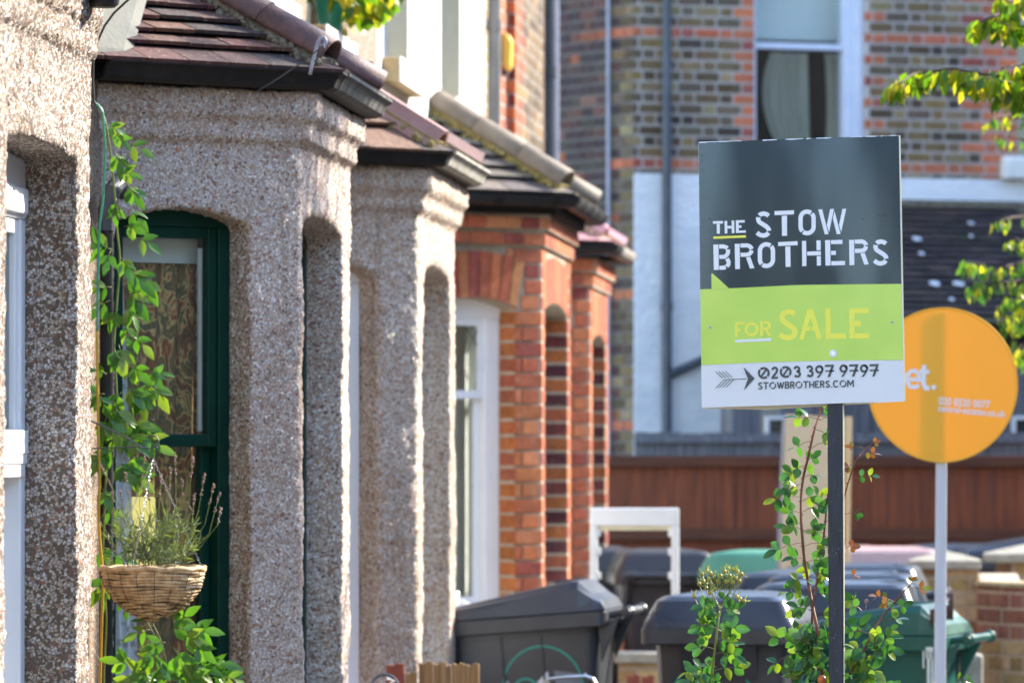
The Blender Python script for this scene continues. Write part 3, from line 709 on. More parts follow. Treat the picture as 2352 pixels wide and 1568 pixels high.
# ---- house 1 (near, mostly outside the picture)
h1=house('terraced_house','nearest pebbledashed house, its white framed bay window cut by the picture edge',9.6,15.2)
facade(h1,9.6,15.2,'peb_a')
ops=pebble_bay(h1,0,2.715,2.285,'peb_a',.011,.03,.026,.013)
Yn,Yf=YB[0]
f,pt=win(h1,D0,PJ,Yn,Yf,1,.2,1.18,.68,2.285,.075,'upvc',setback=.12,fw=.062,rail=1.60,glass='glass_dark',topgap=.10)
mb=MB()
for (za,zb_,pj) in ((1.628,1.682,.012),(1.605,1.6285,.009),(1.575,1.6055,.005)):
    mb.obox(pt(.2+.03,-.12,za),Vector((0,1,0))*(.98-.06),Vector((1,0,0))*pj,Zv*(zb_-za))
bevel(mb.build('transom','upvc',f),.005)
mb=MB(); mb.obox(pt(.23,-.12,2.175),Vector((0,1,0))*.92,Vector((1,0,0))*.012,Zv*.06); bevel(mb.build('head_rail','upvc',f),.008)
win(h1,D0,PJ,Yn,Yf,2,.184,.665,.68,2.285,.06,'upvc'); win(h1,D0,PJ,Yn,Yf,0,.113,.594,.68,2.285,.06,'upvc')
rf,e,_=bay_roof(h1,D0,PJ,Yn,Yf,2.80,.36,M['tile'],'tile',TILE,.085,.165,'hip_brown',.05,'round',2,'moss_dark')
gutter(h1,D0,Yn,Yf,2.745,OGEE,'black_iron')
main_roof(h1,9.6,15.2)
# rounded black rainwater fitting that hangs below the far end of the near bay's gutter
mb=MB(); c=P(236,-4,12.95)
mb.tube([c+Vector((-.03,0,.06)),c+Vector((0,0,.03)),c,c+Vector((0,0,-.014)),c+Vector((0,0,-.022))],[.026,.036,.039,.037,.028],24)
mb.tube([c+Vector((0,0,.002)),c+Vector((0,0,.010))],.043,24); mb.tube([c+Vector((-.03,0,.06)),(-2.06,13.1,c.z+.1)],.028,12)
mb.build('gutter_outlet','black_plastic',h1,smooth=False)

# ---- house 2 (green sash windows)
h2=house('terraced_house','pebbledashed house with dark green sash windows in its bay, behind the hanging basket',15.2,19.9)
facade(h2,15.2,19.9,'peb_d',holes=[(16.6,17.5,3.2,4.9),(18.1,18.95,3.2,4.9)])
pebble_bay(h2,1,2.742,2.325,'peb_b',.012,.05)
Yn,Yf=YB[1]
f2,pt2=win(h2,D0,PJ,Yn,Yf,0,.113,.594,.68,2.32,.06,'green_paint',fw=.045,rail=1.672,sill='green_paint',topgap=-.022)
win(h2,D0,PJ,Yn,Yf,1,.06,1.18,.68,2.32,.075,'green_paint',fw=.07,rail=1.672,sill='green_paint')
win(h2,D0,PJ,Yn,Yf,2,.184,.665,.68,2.32,.06,'green_paint',fw=.05,rail=1.672,sill='green_paint')
def wavy(pt,u0,u1,w,za,zb_,amp,wl,m,name,parent,taper=0.,n=60,dark=False):
    mb=MB(); vs=[]; ROWS=14
    for j in range(ROWS+1):
        z=za+(zb_-za)*j/ROWS
        for i in range(n+1):
            t=i/n; uu=u0+(u1-u0)*t*(1-taper*(j/ROWS))
            vs.append(pt(uu,w+amp*math.sin(t*(u1-u0)/wl*6.283+.6*math.sin(j*.35))+amp*.4*math.sin(t*17+j*.2),z))
    fs=[(j*(n+1)+i,j*(n+1)+i+1,(j+1)*(n+1)+i+1,(j+1)*(n+1)+i) for j in range(ROWS) for i in range(n)]
    mb.poly(vs,fs); return mb.build(name,m,parent,smooth=True,fixn=False)
wavy(pt2,.18,.66,-.27,.80,2.24,.012,.07,'curtain','curtain',f2)
wavy(pt2,.05,.30,-.185,.80,2.30,.006,.035,'lace','lace_curtain',f2,taper=.3)
mb=MB(); mb.obox(pt2(.245,-.262,.95),(pt2(.275,-.262,.95)-pt2(.245,-.262,.95)),Vector((.004,-.004,0)),Zv*1.32-Vector((.035,.035,0))); mb.build('curtain_edge','curtain_pale',f2)
# white inner bead on the right of the upper sash and the pale lining band at the top
mb=MB(); mb.obox(pt2(.505,-.17,1.70),pt2(.52,0,0)-pt2(.505,0,0),Vector((.006,-.006,0)),Zv*.56); mb.build('staff_bead','white_paint',f2)
mb=MB(); mb.obox(pt2(.10,-.235,2.215),pt2(.55,0,0)-pt2(.10,0,0),Vector((.004,-.004,0)),Zv*.10); mb.build('pelmet','blind',f2)
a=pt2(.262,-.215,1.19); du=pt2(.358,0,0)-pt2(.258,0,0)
mb=MB(); mb.obox(a,du,Vector((.02,-.02,0)),Zv*.31); o=mb.build('glowing_card','card_yellow'); bevel(o,.006)  # yellow card behind the pane, with emission added for brightness
tag(o,'yellow card with an added glow inside the green framed window behind the lavender','card')
rf2,e2,(t1,t2)=bay_roof(h2,D0,PJ,Yn,Yf,2.80,.37,M['tile'],'tile',TILE,.086,.155,'hip_brown',.068,'round',3,'moss_dark')
g2,ge=gutter(h2,D0,Yn,Yf,2.742,OGEE,'black_iron')
# the front run of the gutter is greyer and mottled with pale spots
mb=MB(); ep=[p+Zv*2.7415 for p in plan(D0,PJ,Yn,Yf,.052)]; sweep(mb,[ep[1]+Vector((0,.10,0)),ep[2]],[(a*1.03,b*1.02+.001) for a,b in OGEE]); mb.build('gutter_run','mottled_gutter',g2)
# cement fillet where the roof meets the house wall
mb=MB(); A=Vector((FX+.005,16.78,2.80)); B=Vector((FX+.005,17.55,3.2))
mb.prism([A+Vector((0,-.14,0)),A+Vector((.10,.0,0)),B+Vector((.09,0,.03)),B+Vector((0,-.12,.08))],Vector((-.02,0,.035))); mb.build('cement_fillet','lead',rf2)
def strap(pts,w,th,m,parent,wd=Vector((0,1,0))):
    mb=MB(); mb.tube(smooth3(pts),w,8); return mb.build('hip_iron',m,parent,smooth=True)
def smooth3(p): return p
def strap_old(pts,w,th,m,parent,wd=Vector((0,1,0))):
    mb=MB(); n=len(pts)
    for i in range(n-1):
        p,q=Vector(pts[i]),Vector(pts[i+1]); d=(q-p); nn=d.normalized().cross(wd).normalized()*th
        mb.obox(p-wd*w/2,d*1.04,wd*w,nn)
    return mb.build('hip_iron',m,parent)
def pxpath(l,Y): return [P(x,y,Y) for x,y in l]
strap(pxpath([(712,172),(716,150),(722,128),(727,108),(731,96),(737,88),(744,86),(748,92),(748,101),(743,106),(736,105)],17.15),.0055,.004,'grey_pipe',rf2,Vector((.55,.83,0)))
strap(pxpath([(833,168),(834,158),(838,149),(846,143),(854,144),(858,152),(856,163),(850,170),(843,169),(843,162),(847,160)],18.9),.0045,.005,'black_iron',rf2,Vector((.4,.9,0)))
mb=MB(); mb.tube(pxpath([(588,212),(640,180),(690,146),(735,112),(744,104),(746,110),(738,124),(722,142)],17.1),.0022,6); mb.build('loose_wire','wire',rf2)
for (ya,yb) in ((16.6,17.5),(18.1,18.95)): upper_window(h2,ya,yb,3.25,4.85,'upvc','stone_white')
main_roof(h2,15.2,19.9)
pp=PX(240,FX+.045)
pipe(h2,FX+.05,pp.y,0,2.30,.021,'black_plastic')
mb=MB(); q=Vector((FX+.05,pp.y,2.29)); mb.tube([q,q+Vector((0,0,.06)),q+Vector((.015,.01,.12)),q+Vector((.03,.06,.15)),q+Vector((.03,.12,.12))],.026,12); mb.build('pipe_bend','dark_pipe',h2)
# thin black cable that runs down the corner from the roof
mb=MB(); mb.tube(pxpath([(300,-5),(262,30),(240,60),(222,100),(214,140),(213,190),(215,232),(220,240)],16.3),.0035,6); mb.build('cable','rubber',h2)
# white door-hood bracket on the wall between the bays
mb=MB(); c=P(196,600,16.25); c.x=FX
def br(z0,z1,w,d): mb.box(FX,FX+d,16.1,16.1+w,z0,z1)
zt=P(0,470,16.1).z; zb_=P(0,706,16.1).z
prof=[(0,zt),(.02,zt),(.035,zt-.10),(.045,zt-.25),(.058,zb_+.03),(.062,zb_+.028),(.062,zb_+.02),(.056,zb_+.015),(.056,zb_-.005),(.045,zb_-.02),(.03,zb_-.03),(0,zb_-.04)]
mb.prism([(FX+.0+a,16.14,z) for a,z in prof],(0,.07,0)); mb.ball((FX+.035,16.17,zb_-.045),.014,10,8)
o=mb.build('door_hood_bracket','white_paint',h2); bevel(o,.003)

# ---- house 3
h3=house('terraced_house','pebbledashed house with pinkish angular hip tiles and a white framed bay window',19.9,24.95)
facade(h3,19.9,24.95,'peb_d',holes=[(20.3,21.25,3.3,4.9),(22.25,23.25,3.3,4.9)])
pebble_bay(h3,2,2.70,2.29,'peb_c',.015)
Yn,Yf=YB[2]
for k,(ua,ub) in enumerate(((.113,.594),(.2,Yf-Yn-.2),(.184,.665))): win(h3,D0,PJ,Yn,Yf,k,ua,ub,.68,2.29,.06 if k!=1 else .075,'upvc',fw=.07,rail=1.70,sill='upvc')
rf3,e3,_=bay_roof(h3,D0,PJ,Yn,Yf,2.755,.40,M['tile'],'tile',TILE2,.15,.25,'hip_pink',.074,'angle',2,'moss_mortar')
g3,_=gutter(h3,D0,Yn,Yf,2.70,OGEE,'black_iron')
mb=MB(); ep=[p+Zv*2.6995 for p in plan(D0,PJ,Yn,Yf,.053)]; sweep(mb,[ep[1]+Vector((.0,.05,0)),ep[2]],[(a*1.03,b*1.02+.001) for a,b in OGEE]); mb.build('gutter_run','sunlit_gutter',g3)  # paler overlay paints the sunlit front run of the black gutter
for (ya,yb) in ((20.3,21.25),(22.25,23.25)): upper_window(h3,ya,yb,3.32,4.85,'upvc','stone_white')
main_roof(h3,19.9,24.95)

# ---- house 4: brick bay, white rendered upper wall
h4=house('terraced_house','house with a red brick bay below a white rendered upper wall',24.95,30.6)
facade(h4,24.95,30.6,'white_render',holes=[(25.2,26.35,3.38,5.0),(28.0,29.1,3.38,5.0)])
for (ya,yb) in ((25.2,26.35),(28.0,29.1)): upper_window(h4,ya,yb,3.40,5.0,'blue_frame','stone_white')
main_roof(h4,24.95,30.6)
# cream painted reveals
for (ya,yb) in ((25.2,26.35),(28.0,29.1)):
    mb=MB(); mb.box(FX-.1,FX-.004,yb-.004,yb+.002,3.4,5.0); mb.build('reveal','cream_render',h4)

def brick_bay(h,i,zw,zs,mort,pal,zb=.82,bands=True,frame='upvc',rail=1.92,fw=.09):
    Yn,Yf=YB[i]; Lf=Yf-Yn
    ops=[(0,.095,.617,zb,zs,.045),(1,.2,Lf-.2,zb,zs,.05),(2,.16,.683,zb,zs,.045)]
    s=shell(D0,PJ,Yn,Yf,0,zw,[(.02,zw-.155,zw),(.042,zw-.08,zw)],ops); s.name='bay_wall'; s.data.name='bay_wall'
    s.data.materials.clear(); s.data.materials.append(M[mort]); s.parent=h; s.matrix_parent_inverse=Matrix.Translation(h.location).inverted()
    mb=MB()
    for (k,u0,u1,zb2,zs2,rise) in ops:
        a,u,n,Lk=facet(D0,PJ,Yn,Yf,k)
        hs=[(u0,u1,zb2,zs2+.02),(u0-.035,u1+.035,zs2+.0,zs2+.10),(u0-.062,u1+.062,zs2+.10,zs2+.226)]+[((u0+u1)/2-((u1-u0)/2+.06)*math.sqrt(max(0,1-(q+.5)/6)),(u0+u1)/2+((u1-u0)/2+.06)*math.sqrt(max(0,1-(q+.5)/6)),zs2+.226+(rise+.004)*q/6,zs2+.226+(rise+.004)*(q+1)/6) for q in range(6)]
        bricks(mb,a,u,n,Lk,0,zw-.155,lambda x,z,r:pick(pal),hs,u_off=.05*k)
        o2=plan(D0,PJ,Yn,Yf,.02); a2=o2[k]; L2=(o2[k+1]-a2).length; bricks(mb,a2,u,n,L2,zw-.150,zw-.075,lambda x,z,r:pick(pal),u_off=.1)
        o2=plan(D0,PJ,Yn,Yf,.042); a2=o2[k]; L2=(o2[k+1]-a2).length; bricks(mb,a2,u,n,L2,zw-.075,zw,lambda x,z,r:pick(pal),u_off=.17)
        nv=int((u1-u0+.11)/.066)
        for q in range(nv):
            ta=q/nv; tb=(q+1)/nv; 
            def at(t,top):
                x0=u0-.01+(u1-u0+.02)*t; x1=u0-.06+(u1-u0+.12)*t
                x=x1 if top else x0
                z=zs2+rise*(1-(2*t-1)**2)+(.225 if top else .004); return x,z
            g=.13/nv*2
            pts=[at(ta+g/2*.6,0),at(tb-g/2*.6,0),at(tb-g/2*.6,1),at(ta+g/2*.6,1)]
            mb.prism([a+u*x+Zv*z-n*.004 for x,z in pts],n*random.uniform(.007,.0095),pick(pal))
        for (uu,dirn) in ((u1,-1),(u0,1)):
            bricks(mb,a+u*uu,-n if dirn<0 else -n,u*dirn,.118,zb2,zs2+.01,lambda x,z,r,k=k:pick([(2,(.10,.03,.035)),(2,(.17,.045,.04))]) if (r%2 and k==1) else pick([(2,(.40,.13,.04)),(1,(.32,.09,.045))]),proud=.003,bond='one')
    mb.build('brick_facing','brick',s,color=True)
    for k,u0,u1,zb2,zs2,rise in ops:
        f,pt=win(h,D0,PJ,Yn,Yf,k,u0,u1,zb2,zs2,rise,frame,fw=fw,rail=rail,sill=frame,topgap=.03,glass='glass')
        wavy(pt,u0+.02,u0+(u1-u0)*.6,-.215,zb2,zs2,.01,.06,'curtain_pale','curtain',f)
        if i==3 and k==0:
            # diagonal leading in the top light
            mb=MB()
            for (x0,z0,x1,z1) in ((.36,2.02,.52,2.27),(.30,2.20,.44,1.99),(.40,2.27,.52,2.12),(.24,2.02,.38,2.27),(.24,2.2,.34,2.27)):
                mb.tube([pt(x0,-.12-.018,z0),pt(x1,-.12-.018,z1)],.003,5)
            mb.build('leading','old_pipe',f)
    return s
brick_bay(h4,3,2.79,2.335,'mortar_buff',RED)
Yn,Yf=YB[3]
rf4,e4,_=bay_roof(h4,D0,PJ,Yn,Yf,2.885,.42,M['slate'],'slate',SLATE,.098,.27,'hip_buff',.080,'round',3,'moss_mortar',ov=.13)
mb=MB(); ep=[p+Zv*2.785 for p in plan(D0,PJ,Yn,Yf,.06)]; sweep(mb,ep,[(-.06,0),(.015,0),(.015,.085),(-.06,.085)]); mb.build('fascia','black_iron',rf4)
mb=MB(); ep=[p+Zv*2.815 for p in plan(D0,PJ,Yn,Yf,.08)]; sweep(mb,ep,HALF)
g4=mb.build('gutter','black_plastic',h4)
for t in (.5,.9): 
    mb=MB(); a,b=ep[0],ep[1]; c=a+(b-a)*t; nn=Vector((.707,-.707,0)); sweep(mb,[c-Vector((.707,.707,0))*.02,c+Vector((.707,.707,0))*.02],[(x*1.06,y*1.04-.002) for x,y in HALF]); mb.build('gutter_bracket','black_iron',g4)
for t in (.02,.25,.5,.75,.98): 
    mb=MB(); a,b=ep[1],ep[2]; c=a+(b-a)*t; sweep(mb,[c,c+Vector((0,.05,0))],[(x*1.06,y*1.04-.002) for x,y in HALF]); mb.build('gutter_bracket','mottled_gutter',g4)  # front brackets greyer than the others, sunlight put into their colour
# jug standing on the sill
mb=MB(); c=P(1040,1440,26.62); zz=.83
mb.tube([(c.x,c.y,zz+z) for z in (0,.02,.06,.1,.14,.16)],[.03,.045,.05,.04,.028,.032],16); mb.tube([(c.x+.04,c.y,zz+.12),(c.x+.075,c.y,zz+.1),(c.x+.07,c.y,zz+.05),(c.x+.045,c.y,zz+.04)],.007,8)
o=mb.build('jug','white_paint',smooth=True); tag(o,'small white jug on the white window sill of the red brick bay','jug')

# ---- house 5
h5=house('terraced_house','far red brick house at the end of the row with rose pink hip tiles',30.6,34.7)
facade(h5,30.6,34.7,'mortar_grey',holes=[])
mb=MB()
bricks(mb,(FX,30.62,0),(0,1,0),(1,0,0),1.42,2.6,5.6,lambda x,z,r:pick(BUFF) if x<.95 else pick(RED))
bricks(mb,(FX+.055,32.02,0),(-1,0,0),(0,-1,0),.055,2.6,5.6,lambda x,z,r:pick(RED if r%2 else REDDARK),bond='s',proud=.004)
mb.box(FX,FX+.052,32.024,34.45,0,5.6,(.40,.37,.34))
bricks(mb,(FX+.052,32.02,0),(0,1,0),(1,0,0),2.43,2.6,5.6,lambda x,z,r:pick(RED) if x<(.55 if r%2 else .40) else pick(STOCK))
mb.build('brick_facing','brick',h5,color=True)
main_roof(h5,30.6,34.7)
brick_bay(h5,4,2.70,2.25,'mortar_buff',RED,rail=1.85,fw=.06)
Yn,Yf=YB[4]
rf5,e5,_=bay_roof(h5,D0,PJ,Yn,Yf,2.79,.40,M['tile'],'tile',[(3,(.42,.20,.22)),(2,(.5,.26,.28))],.12,.2,'hip_rose',.07,'angle',2,'moss_mortar')
mb=MB(); ep=[p+Zv*2.72 for p in plan(D0,PJ,Yn,Yf,.05)]; sweep(mb,ep,HALF); g5=mb.build('gutter','black_plastic',h5)
mb=MB(); sweep(mb,[ep[1]+Vector((0,.4,.001)),ep[2]+Vector((0,0,.001))],[(x*1.05,y*1.03-.001) for x,y in HALF]); mb.build('gutter_run','sunlit_gutter',g5)  # sunlit tone overlaid on this front run too
pipe(h4,FX+.055,30.55,0,5.5,.036,'old_pipe')
pipe(h5,FX+.075,34.3,0,5.5,.045,'dark_pipe'); 
pipe(h5,FX+.09,34.62,0,5.5,.026,'grey_pipe',joints=False)
mb=MB(); y=31.75; z0=P(0,172,y).z; z1=P(0,84,y).z
mb.prism([(FX+.004+a,y-.1,z) for a,z in ((0,z0+.03),(.03,z0),(.05,z0+.03),(.055,z1-.05),(.04,z1-.01),(0,z1))],(0,.2,0)); o=mb.build('alarm_box','yellow_box',h5); bevel(o,.012,3)
mb=MB(); mb.box(FX+.005,FX+.03,y-.04,y+.04,z0-.02,z0+.012); mb.build('strobe','dark_pipe',o)

# ================================================================== brick house across the end of the row
A=P(1455,HZ,38.9); A.z=0; Bq=P(2338,HZ,40.1); Bq.z=0; Cq=P(1236,HZ,39.85); Cq.z=0
uf=(Bq-A).normalized(); nf=Vector((uf.y,-uf.x,0)); Lf=(Bq-A).length
us=(A-Cq).normalized(); ns=Vector((us.y,-us.x,0)); Ls=6.0; C0=A-us*Ls
hb=empty('brick_house',tuple(A),'tall yellow brick house with orange quoins above a white painted wall','house')
def fu(px,py=600):    # position along the front for a pixel column
    d=ray(px,py); t=(A-CL).dot(nf)/d.dot(nf); p=CL+d*t; return (p-A).dot(uf),p.z
ZT=7.2
def front_z(px,py): return fu(px,py)[1]
zwt=front_z(1560,400)             # top of the white painted base
w0=fu(1733)[0]; w1=fu(1986)[0]; zwin_t=ZT-.8; zwin_b=zwt+.1
mb=MB(); mb.obox(A-nf*.3,uf*w0,nf*.297,Zv*ZT); mb.obox(A+uf*w1-nf*.3,uf*(Lf-w1),nf*.297,Zv*ZT); mb.obox(A+uf*w0-nf*.3,uf*(w1-w0),nf*.297,Zv*zwin_b); mb.obox(A+uf*w0-nf*.3+Zv*zwin_t,uf*(w1-w0),nf*.297,Zv*(ZT-zwin_t))
wl=mb.build('wall','mortar_grey',hb)
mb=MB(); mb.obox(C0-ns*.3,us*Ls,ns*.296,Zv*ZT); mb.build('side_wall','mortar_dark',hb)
mb=MB()
q0=fu(1505)[0]; q1=fu(2262)[0]
rb=int(front_z(1560,86)/.075)
def cf(x,z,r):
    if (rb-r)%12==0: return pick(BRIGHT)
    al=.0 if r%2 else .08
    if w0-.10-al*.7<x<w1+.09+al*.7+.03: return pick(BRIGHT)
    if x>q1+(.0 if r%2 else -.1): return pick(BRIGHT)
    return pick(STOCK)
bricks(mb,A,uf,nf,Lf,zwt,ZT,cf,[(w0,w1,zwin_b,zwin_t)],proud=.005,bl=.82,j=.013)
mb.build('brick_facing','brick',wl,color=True)
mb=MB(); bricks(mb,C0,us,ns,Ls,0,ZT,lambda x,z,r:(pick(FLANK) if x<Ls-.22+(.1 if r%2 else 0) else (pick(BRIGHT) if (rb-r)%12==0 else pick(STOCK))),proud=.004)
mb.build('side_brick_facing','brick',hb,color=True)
# painted base with a bumpy surface
mb=MB(); mb.obox(A+nf*.003,uf*(fu(1655)[0]),nf*.012,Zv*zwt); mb.obox(A+nf*.003+uf*(fu(1655)[0])+Zv*(front_z(2100,466)),uf*(Lf-fu(1655)[0]+.1),nf*.012,Zv*(zwt-front_z(2100,466)))
wp=mb.build('painted_base','white_paint_wall',hb); bevel(wp,.01,2)
zc=front_z(2250,405); mb=MB(); mb.obox(A+uf*fu(2295)[0]+nf*.001+Zv*(zc-.02),uf*.5,nf*.12,Zv*.16); bevel(mb.build('stone_sill','stone_white',hb),.02)
# sash window
def bx(px0,px1,z0,z1,d0,d1,mbx): 
    a=fu(px0)[0]; b=fu(px1)[0]; mbx.obox(A+uf*a+nf*d0+Zv*z0,uf*(b-a),nf*(d1-d0),Zv*(z1-z0))
mb=MB(); zr=front_z(1840,104)
bx(1733,1744,zwin_b,zwin_t,-.14,-.05,mb); bx(1948,1986,zwin_b,zwin_t,-.16,-.06,mb); bx(1968,1986,zwin_b,zwin_t,-.06,-.03,mb); bx(1744,1948,zr-.025,zr+.02,-.15,-.09,mb)
f=mb.build('window','blue_frame',hb); bevel(f,.006)
mb=MB(); bx(1744,2010,zr+.055,zwin_t,-.30,-.29,mb); mb.build('blind','blind',f)
mb=MB(); bx(1744,1948,zwin_b,zwin_t,-.14,-.136,mb); mb.build('glass','glass',f)
mb=MB(); pts=[]
def cu(xs0,xs1,parent,m):
    # two hanging curtains drawn apart into an arch
    mbx=MB(); rows=20; n=40; vs=[]
    zt_=zr-.03
    for j in range(rows+1):
        z=zwin_b+(zt_-zwin_b)*j/rows
        for i in range(n+1):
            t=i/n; s=j/rows
            px=xs0(s)+(xs1(s)-xs0(s))*t; vs.append(A+uf*fu(px)[0]-nf*(.34+.02*math.sin(t*26))+Zv*z)
    mbx.poly(vs,[(j*(n+1)+i,j*(n+1)+i+1,(j+1)*(n+1)+i+1,(j+1)*(n+1)+i) for j in range(rows) for i in range(n)]); mbx.build('curtain',m,parent,smooth=True,fixn=False)
cu(lambda s:1880-85*math.sin(.35+s*1.9),lambda s:1908-6*s,f,'curtain_pale'); cu(lambda s:1938+6*math.sin(s*3),lambda s:1992,f,'curtain_pale')
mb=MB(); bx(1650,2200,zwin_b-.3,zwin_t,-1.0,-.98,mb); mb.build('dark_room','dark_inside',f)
# pipes on it
def pf(px,z0,z1,r,m,off=.05,joints=False,flank=False):
    if flank:
        d=ray(px,600); t=(A-CL).dot(ns)/d.dot(ns); p=CL+d*t+ns*off
    else:
        x=fu(px)[0]; p=A+uf*x+nf*off
    return pipe(hb,p.x,p.y,z0,z1,r,m,joints=joints)
pf(1523,1.0,ZT,.034,'dark_pipe',.07,joints=True); pf(1406,1.2,ZT,.014,'grey_pipe',.03,flank=True)
mb=MB(); xa=fu(1526,862); xb=fu(1650,805); mb.tube([A+uf*xa[0]+nf*.07+Zv*xa[1],A+uf*xb[0]+nf*.07+Zv*xb[1]],.03,10); mb.build('branch_pipe','dark_pipe',hb)

nb=empty('neighbour_house',(2.2,42.5,0),'pale rendered house glimpsed at the upper right picture edge','house'); mb=MB(); q=P(2338,HZ,42); mb.box(q.x-.4,q.x+6,42,50,0,7.4); mb.build('wall','cream_render',nb)
mb=MB(); mb.prism([(q.x-.7,41.7,7.4),(q.x-.7,50.3,7.4),(q.x-.7,46,10)],(7,0,0)); mb.build('roof','hip_brown',nb)
# lean-to with a dark tiled roof in front of it
le=empty('lean_to',(-.3,38.4,0),'low lean-to with a dark tiled roof and timber front behind the fence','outbuilding')
zrt=front_z(2100,474); 
a0=A+uf*fu(1700)[0]; a1=A+uf*(Lf+1.4)
zre=zrt-.86; off=1.7
E0=a0+nf*off+Zv*zre; E1=a1+nf*off+Zv*zre; T0=a0+nf*.03+Zv*zrt; T1=a1+nf*.03+Zv*zrt
mb=MB(); tiled(mb,[E0,E1,T1,T0],.1,.165,[(4,(.065,.05,.052)),(3,(.045,.036,.04)),(2,(.09,.065,.065)),(.25,(.05,.055,.03)),(.05,(.10,.10,.09))],.012)
r_=mb.build('roof','slate',le,color=True)
mb=MB(); d=Vector((0,0,-.03)); mb.poly([E0+d,E1+d,T1+d,T0+d],[(0,1,2,3)]); mb.build('roof_boarding','dark_inside',r_)
mb=MB(); rn=uf.cross(T0-E0).normalized(); rn=rn if rn.z>0 else -rn
for (x,y,w) in ((2104,557,13),(2115,591,9),(2146,660,15),(2200,660,14),(2184,696,8),(2229,521,8),(2229,551,7)):
    d=ray(x,y); p=CL+d*((E0-CL).dot(rn)/d.dot(rn))+rn*.026; k=w/336.
    ring_=[p+uf*(k*math.cos(t)*random.uniform(.7,1.1))+(T0-E0).normalized()*(k*.9*math.sin(t)*random.uniform(.7,1.1)) for t in [2*math.pi*i/11 for i in range(11)]]; mb.prism(ring_,rn*.006)
mb.build('lichen_patches','post_white',r_)
mb=MB(); mb.obox(T0-Zv*.01+nf*.0,uf*(a1-a0).length,nf*.10,Zv*.05); mb.build('flashing','moss_dark',r_)
FW=[(2,(.10,.04,.035)),(1,(.14,.06,.05))]
mb=MB(); bricks(mb,T0+Vector((0,0,-T0.z)),uf,nf,(a1-a0).length,zrt+.04,front_z(2100,466)+.005,lambda x,z,r:pick(FW),proud=.012); mb.build('brick_course','brick',le,color=True)
of2=off-.15
mb=MB(); mb.obox(a0+nf*(of2-.1),uf*(a1-a0).length,nf*.1,Zv*(zre-.02)); w_=mb.build('front_wall','dark_inside',le)
def ffu(px,py=900):
    d=ray(px,py); o=A+nf*of2; t=(o-CL).dot(nf)/d.dot(nf); p=CL+d*t; return (p-o).dot(uf),p.z
def fbox(mbx,px0,px1,py0,py1,d0,d1):
    x0,zt_=ffu(px0,py0); x1,_=ffu(px1,py0); zb_=ffu(px0,py1)[1]
    mbx.obox(A+nf*(of2+d0)+uf*x0+Zv*zb_,uf*(x1-x0),nf*(d1-d0),Zv*(zt_-zb_))
mb=MB()
for k in range(24):
    x0=1790+k*30; fbox(mb,x0,x0+27,800,1120,.004,.02+.006*random.random())
mb.build('timber_boarding','fence_grey',w_)
mb=MB()
for x0 in (1752,2318): 
    for k in range(5): fbox(mb,x0+k*42,x0+8+k*42,955,1100,.03,.05)
    for yy in (955,1020,1085): fbox(mb,x0,x0+176,yy,yy+8,.031,.052)
wn=mb.build('window','white_paint',w_)
mb=MB(); fbox(mb,2318,2500,960,1088,.024,.028); mb.build('glass','glass_dark',wn); mb=MB(); fbox(mb,1752,1930,960,1088,.024,.028); mb.build('glass','glass_dark',wn)
mb=MB(); fbox(mb,1680,1745,930,1100,.004,.02); mb.build('panel','fence_grey',w_)

# ================================================================== fences
def panel_fence(name,label,px0,px1,Y,ytop,mboard,mrail,rails,capw,bw=.1,jit=.01,dy=0):
    a=P(px0,HZ,Y); b=P(px1,HZ,Y+dy); a.z=b.z=0; u=(b-a).normalized(); n=Vector((u.y,-u.x,0)); Ln=(b-a).length; zt=P(px0,ytop,Y).z
    e=empty(name,tuple((a+b)/2),label,'fence'); mb=MB(); x=0
    while x<Ln:
        w=bw*random.uniform(.92,1.05); mb.obox(a+u*x,u*(w*.985),n*random.uniform(.010,.022),Zv*(zt+random.uniform(-jit,jit*.2))); x+=w
    bd=mb.build('boards',mboard,e)
    for i,(ya,yb,d) in enumerate(rails):
        z0=P(px0,yb,Y).z; z1=P(px0,ya,Y).z; mb=MB(); mb.obox(a+n*.024+Zv*z0,u*Ln,n*d,Zv*(z1-z0)); bevel(mb.build('rail',mrail,e),.006)
    for t in (0,.37,.73,1): mb=MB(); mb.obox(a+u*(Ln*t)-n*.07,u*.08,n*.068,Zv*(zt+.0)); mb.build('post',mrail,e)
    return e
panel_fence('timber_fence','red brown stained timber fence with horizontal rails across the street end',1300,2700,36.4,1050,'fence_brown','fence_rail',[(1046,1071,.05),(1213,1240,.05),(1420,1450,.05)],.06,.14)
panel_fence('timber_fence','weathered grey board fence showing above the red brown fence',1458,2700,37.0,992,'fence_grey','fence_grey',[(1005,1018,.03)],.06,.15,.012)
# short raw fence between the front gardens
e=empty('garden_fence',tuple(PX(1000,-1.9)),'low raw timber fence with split boards beside the charcoal bin','fence'); e.location=(-1.9,20.5,0)
Yg=20.5
def pale(x0,x1,yt,m,name,dz=0,Yo=0): 
    global Yg,e
    if x0>1100 and x0<1430: return
    if x0>1430 and Yg<24: Yg=26.2; e=empty('garden_fence',(P(1470,HZ,26.2).x,26.2,0),'two low red brown boards glimpsed between the charcoal bins','fence')
    a=P(x0,HZ,Yg+Yo); b=P(x1,HZ,Yg+Yo); zt=P(0,yt,Yg).z
    mb=MB(); w=b.x-a.x; mb.prism([(a.x,a.y,0.02),(b.x,a.y,.02),(b.x,a.y,zt+dz),(a.x+w*.6,a.y,zt+dz*.3+.004),(a.x+w*.35,a.y,zt-.006),(a.x,a.y,zt)],(0,.02,0)); o=mb.build(name,m,e); return o
pale(888,928,1522,'wood_red','post'); pale(931,957,1541,'wood_raw','board')
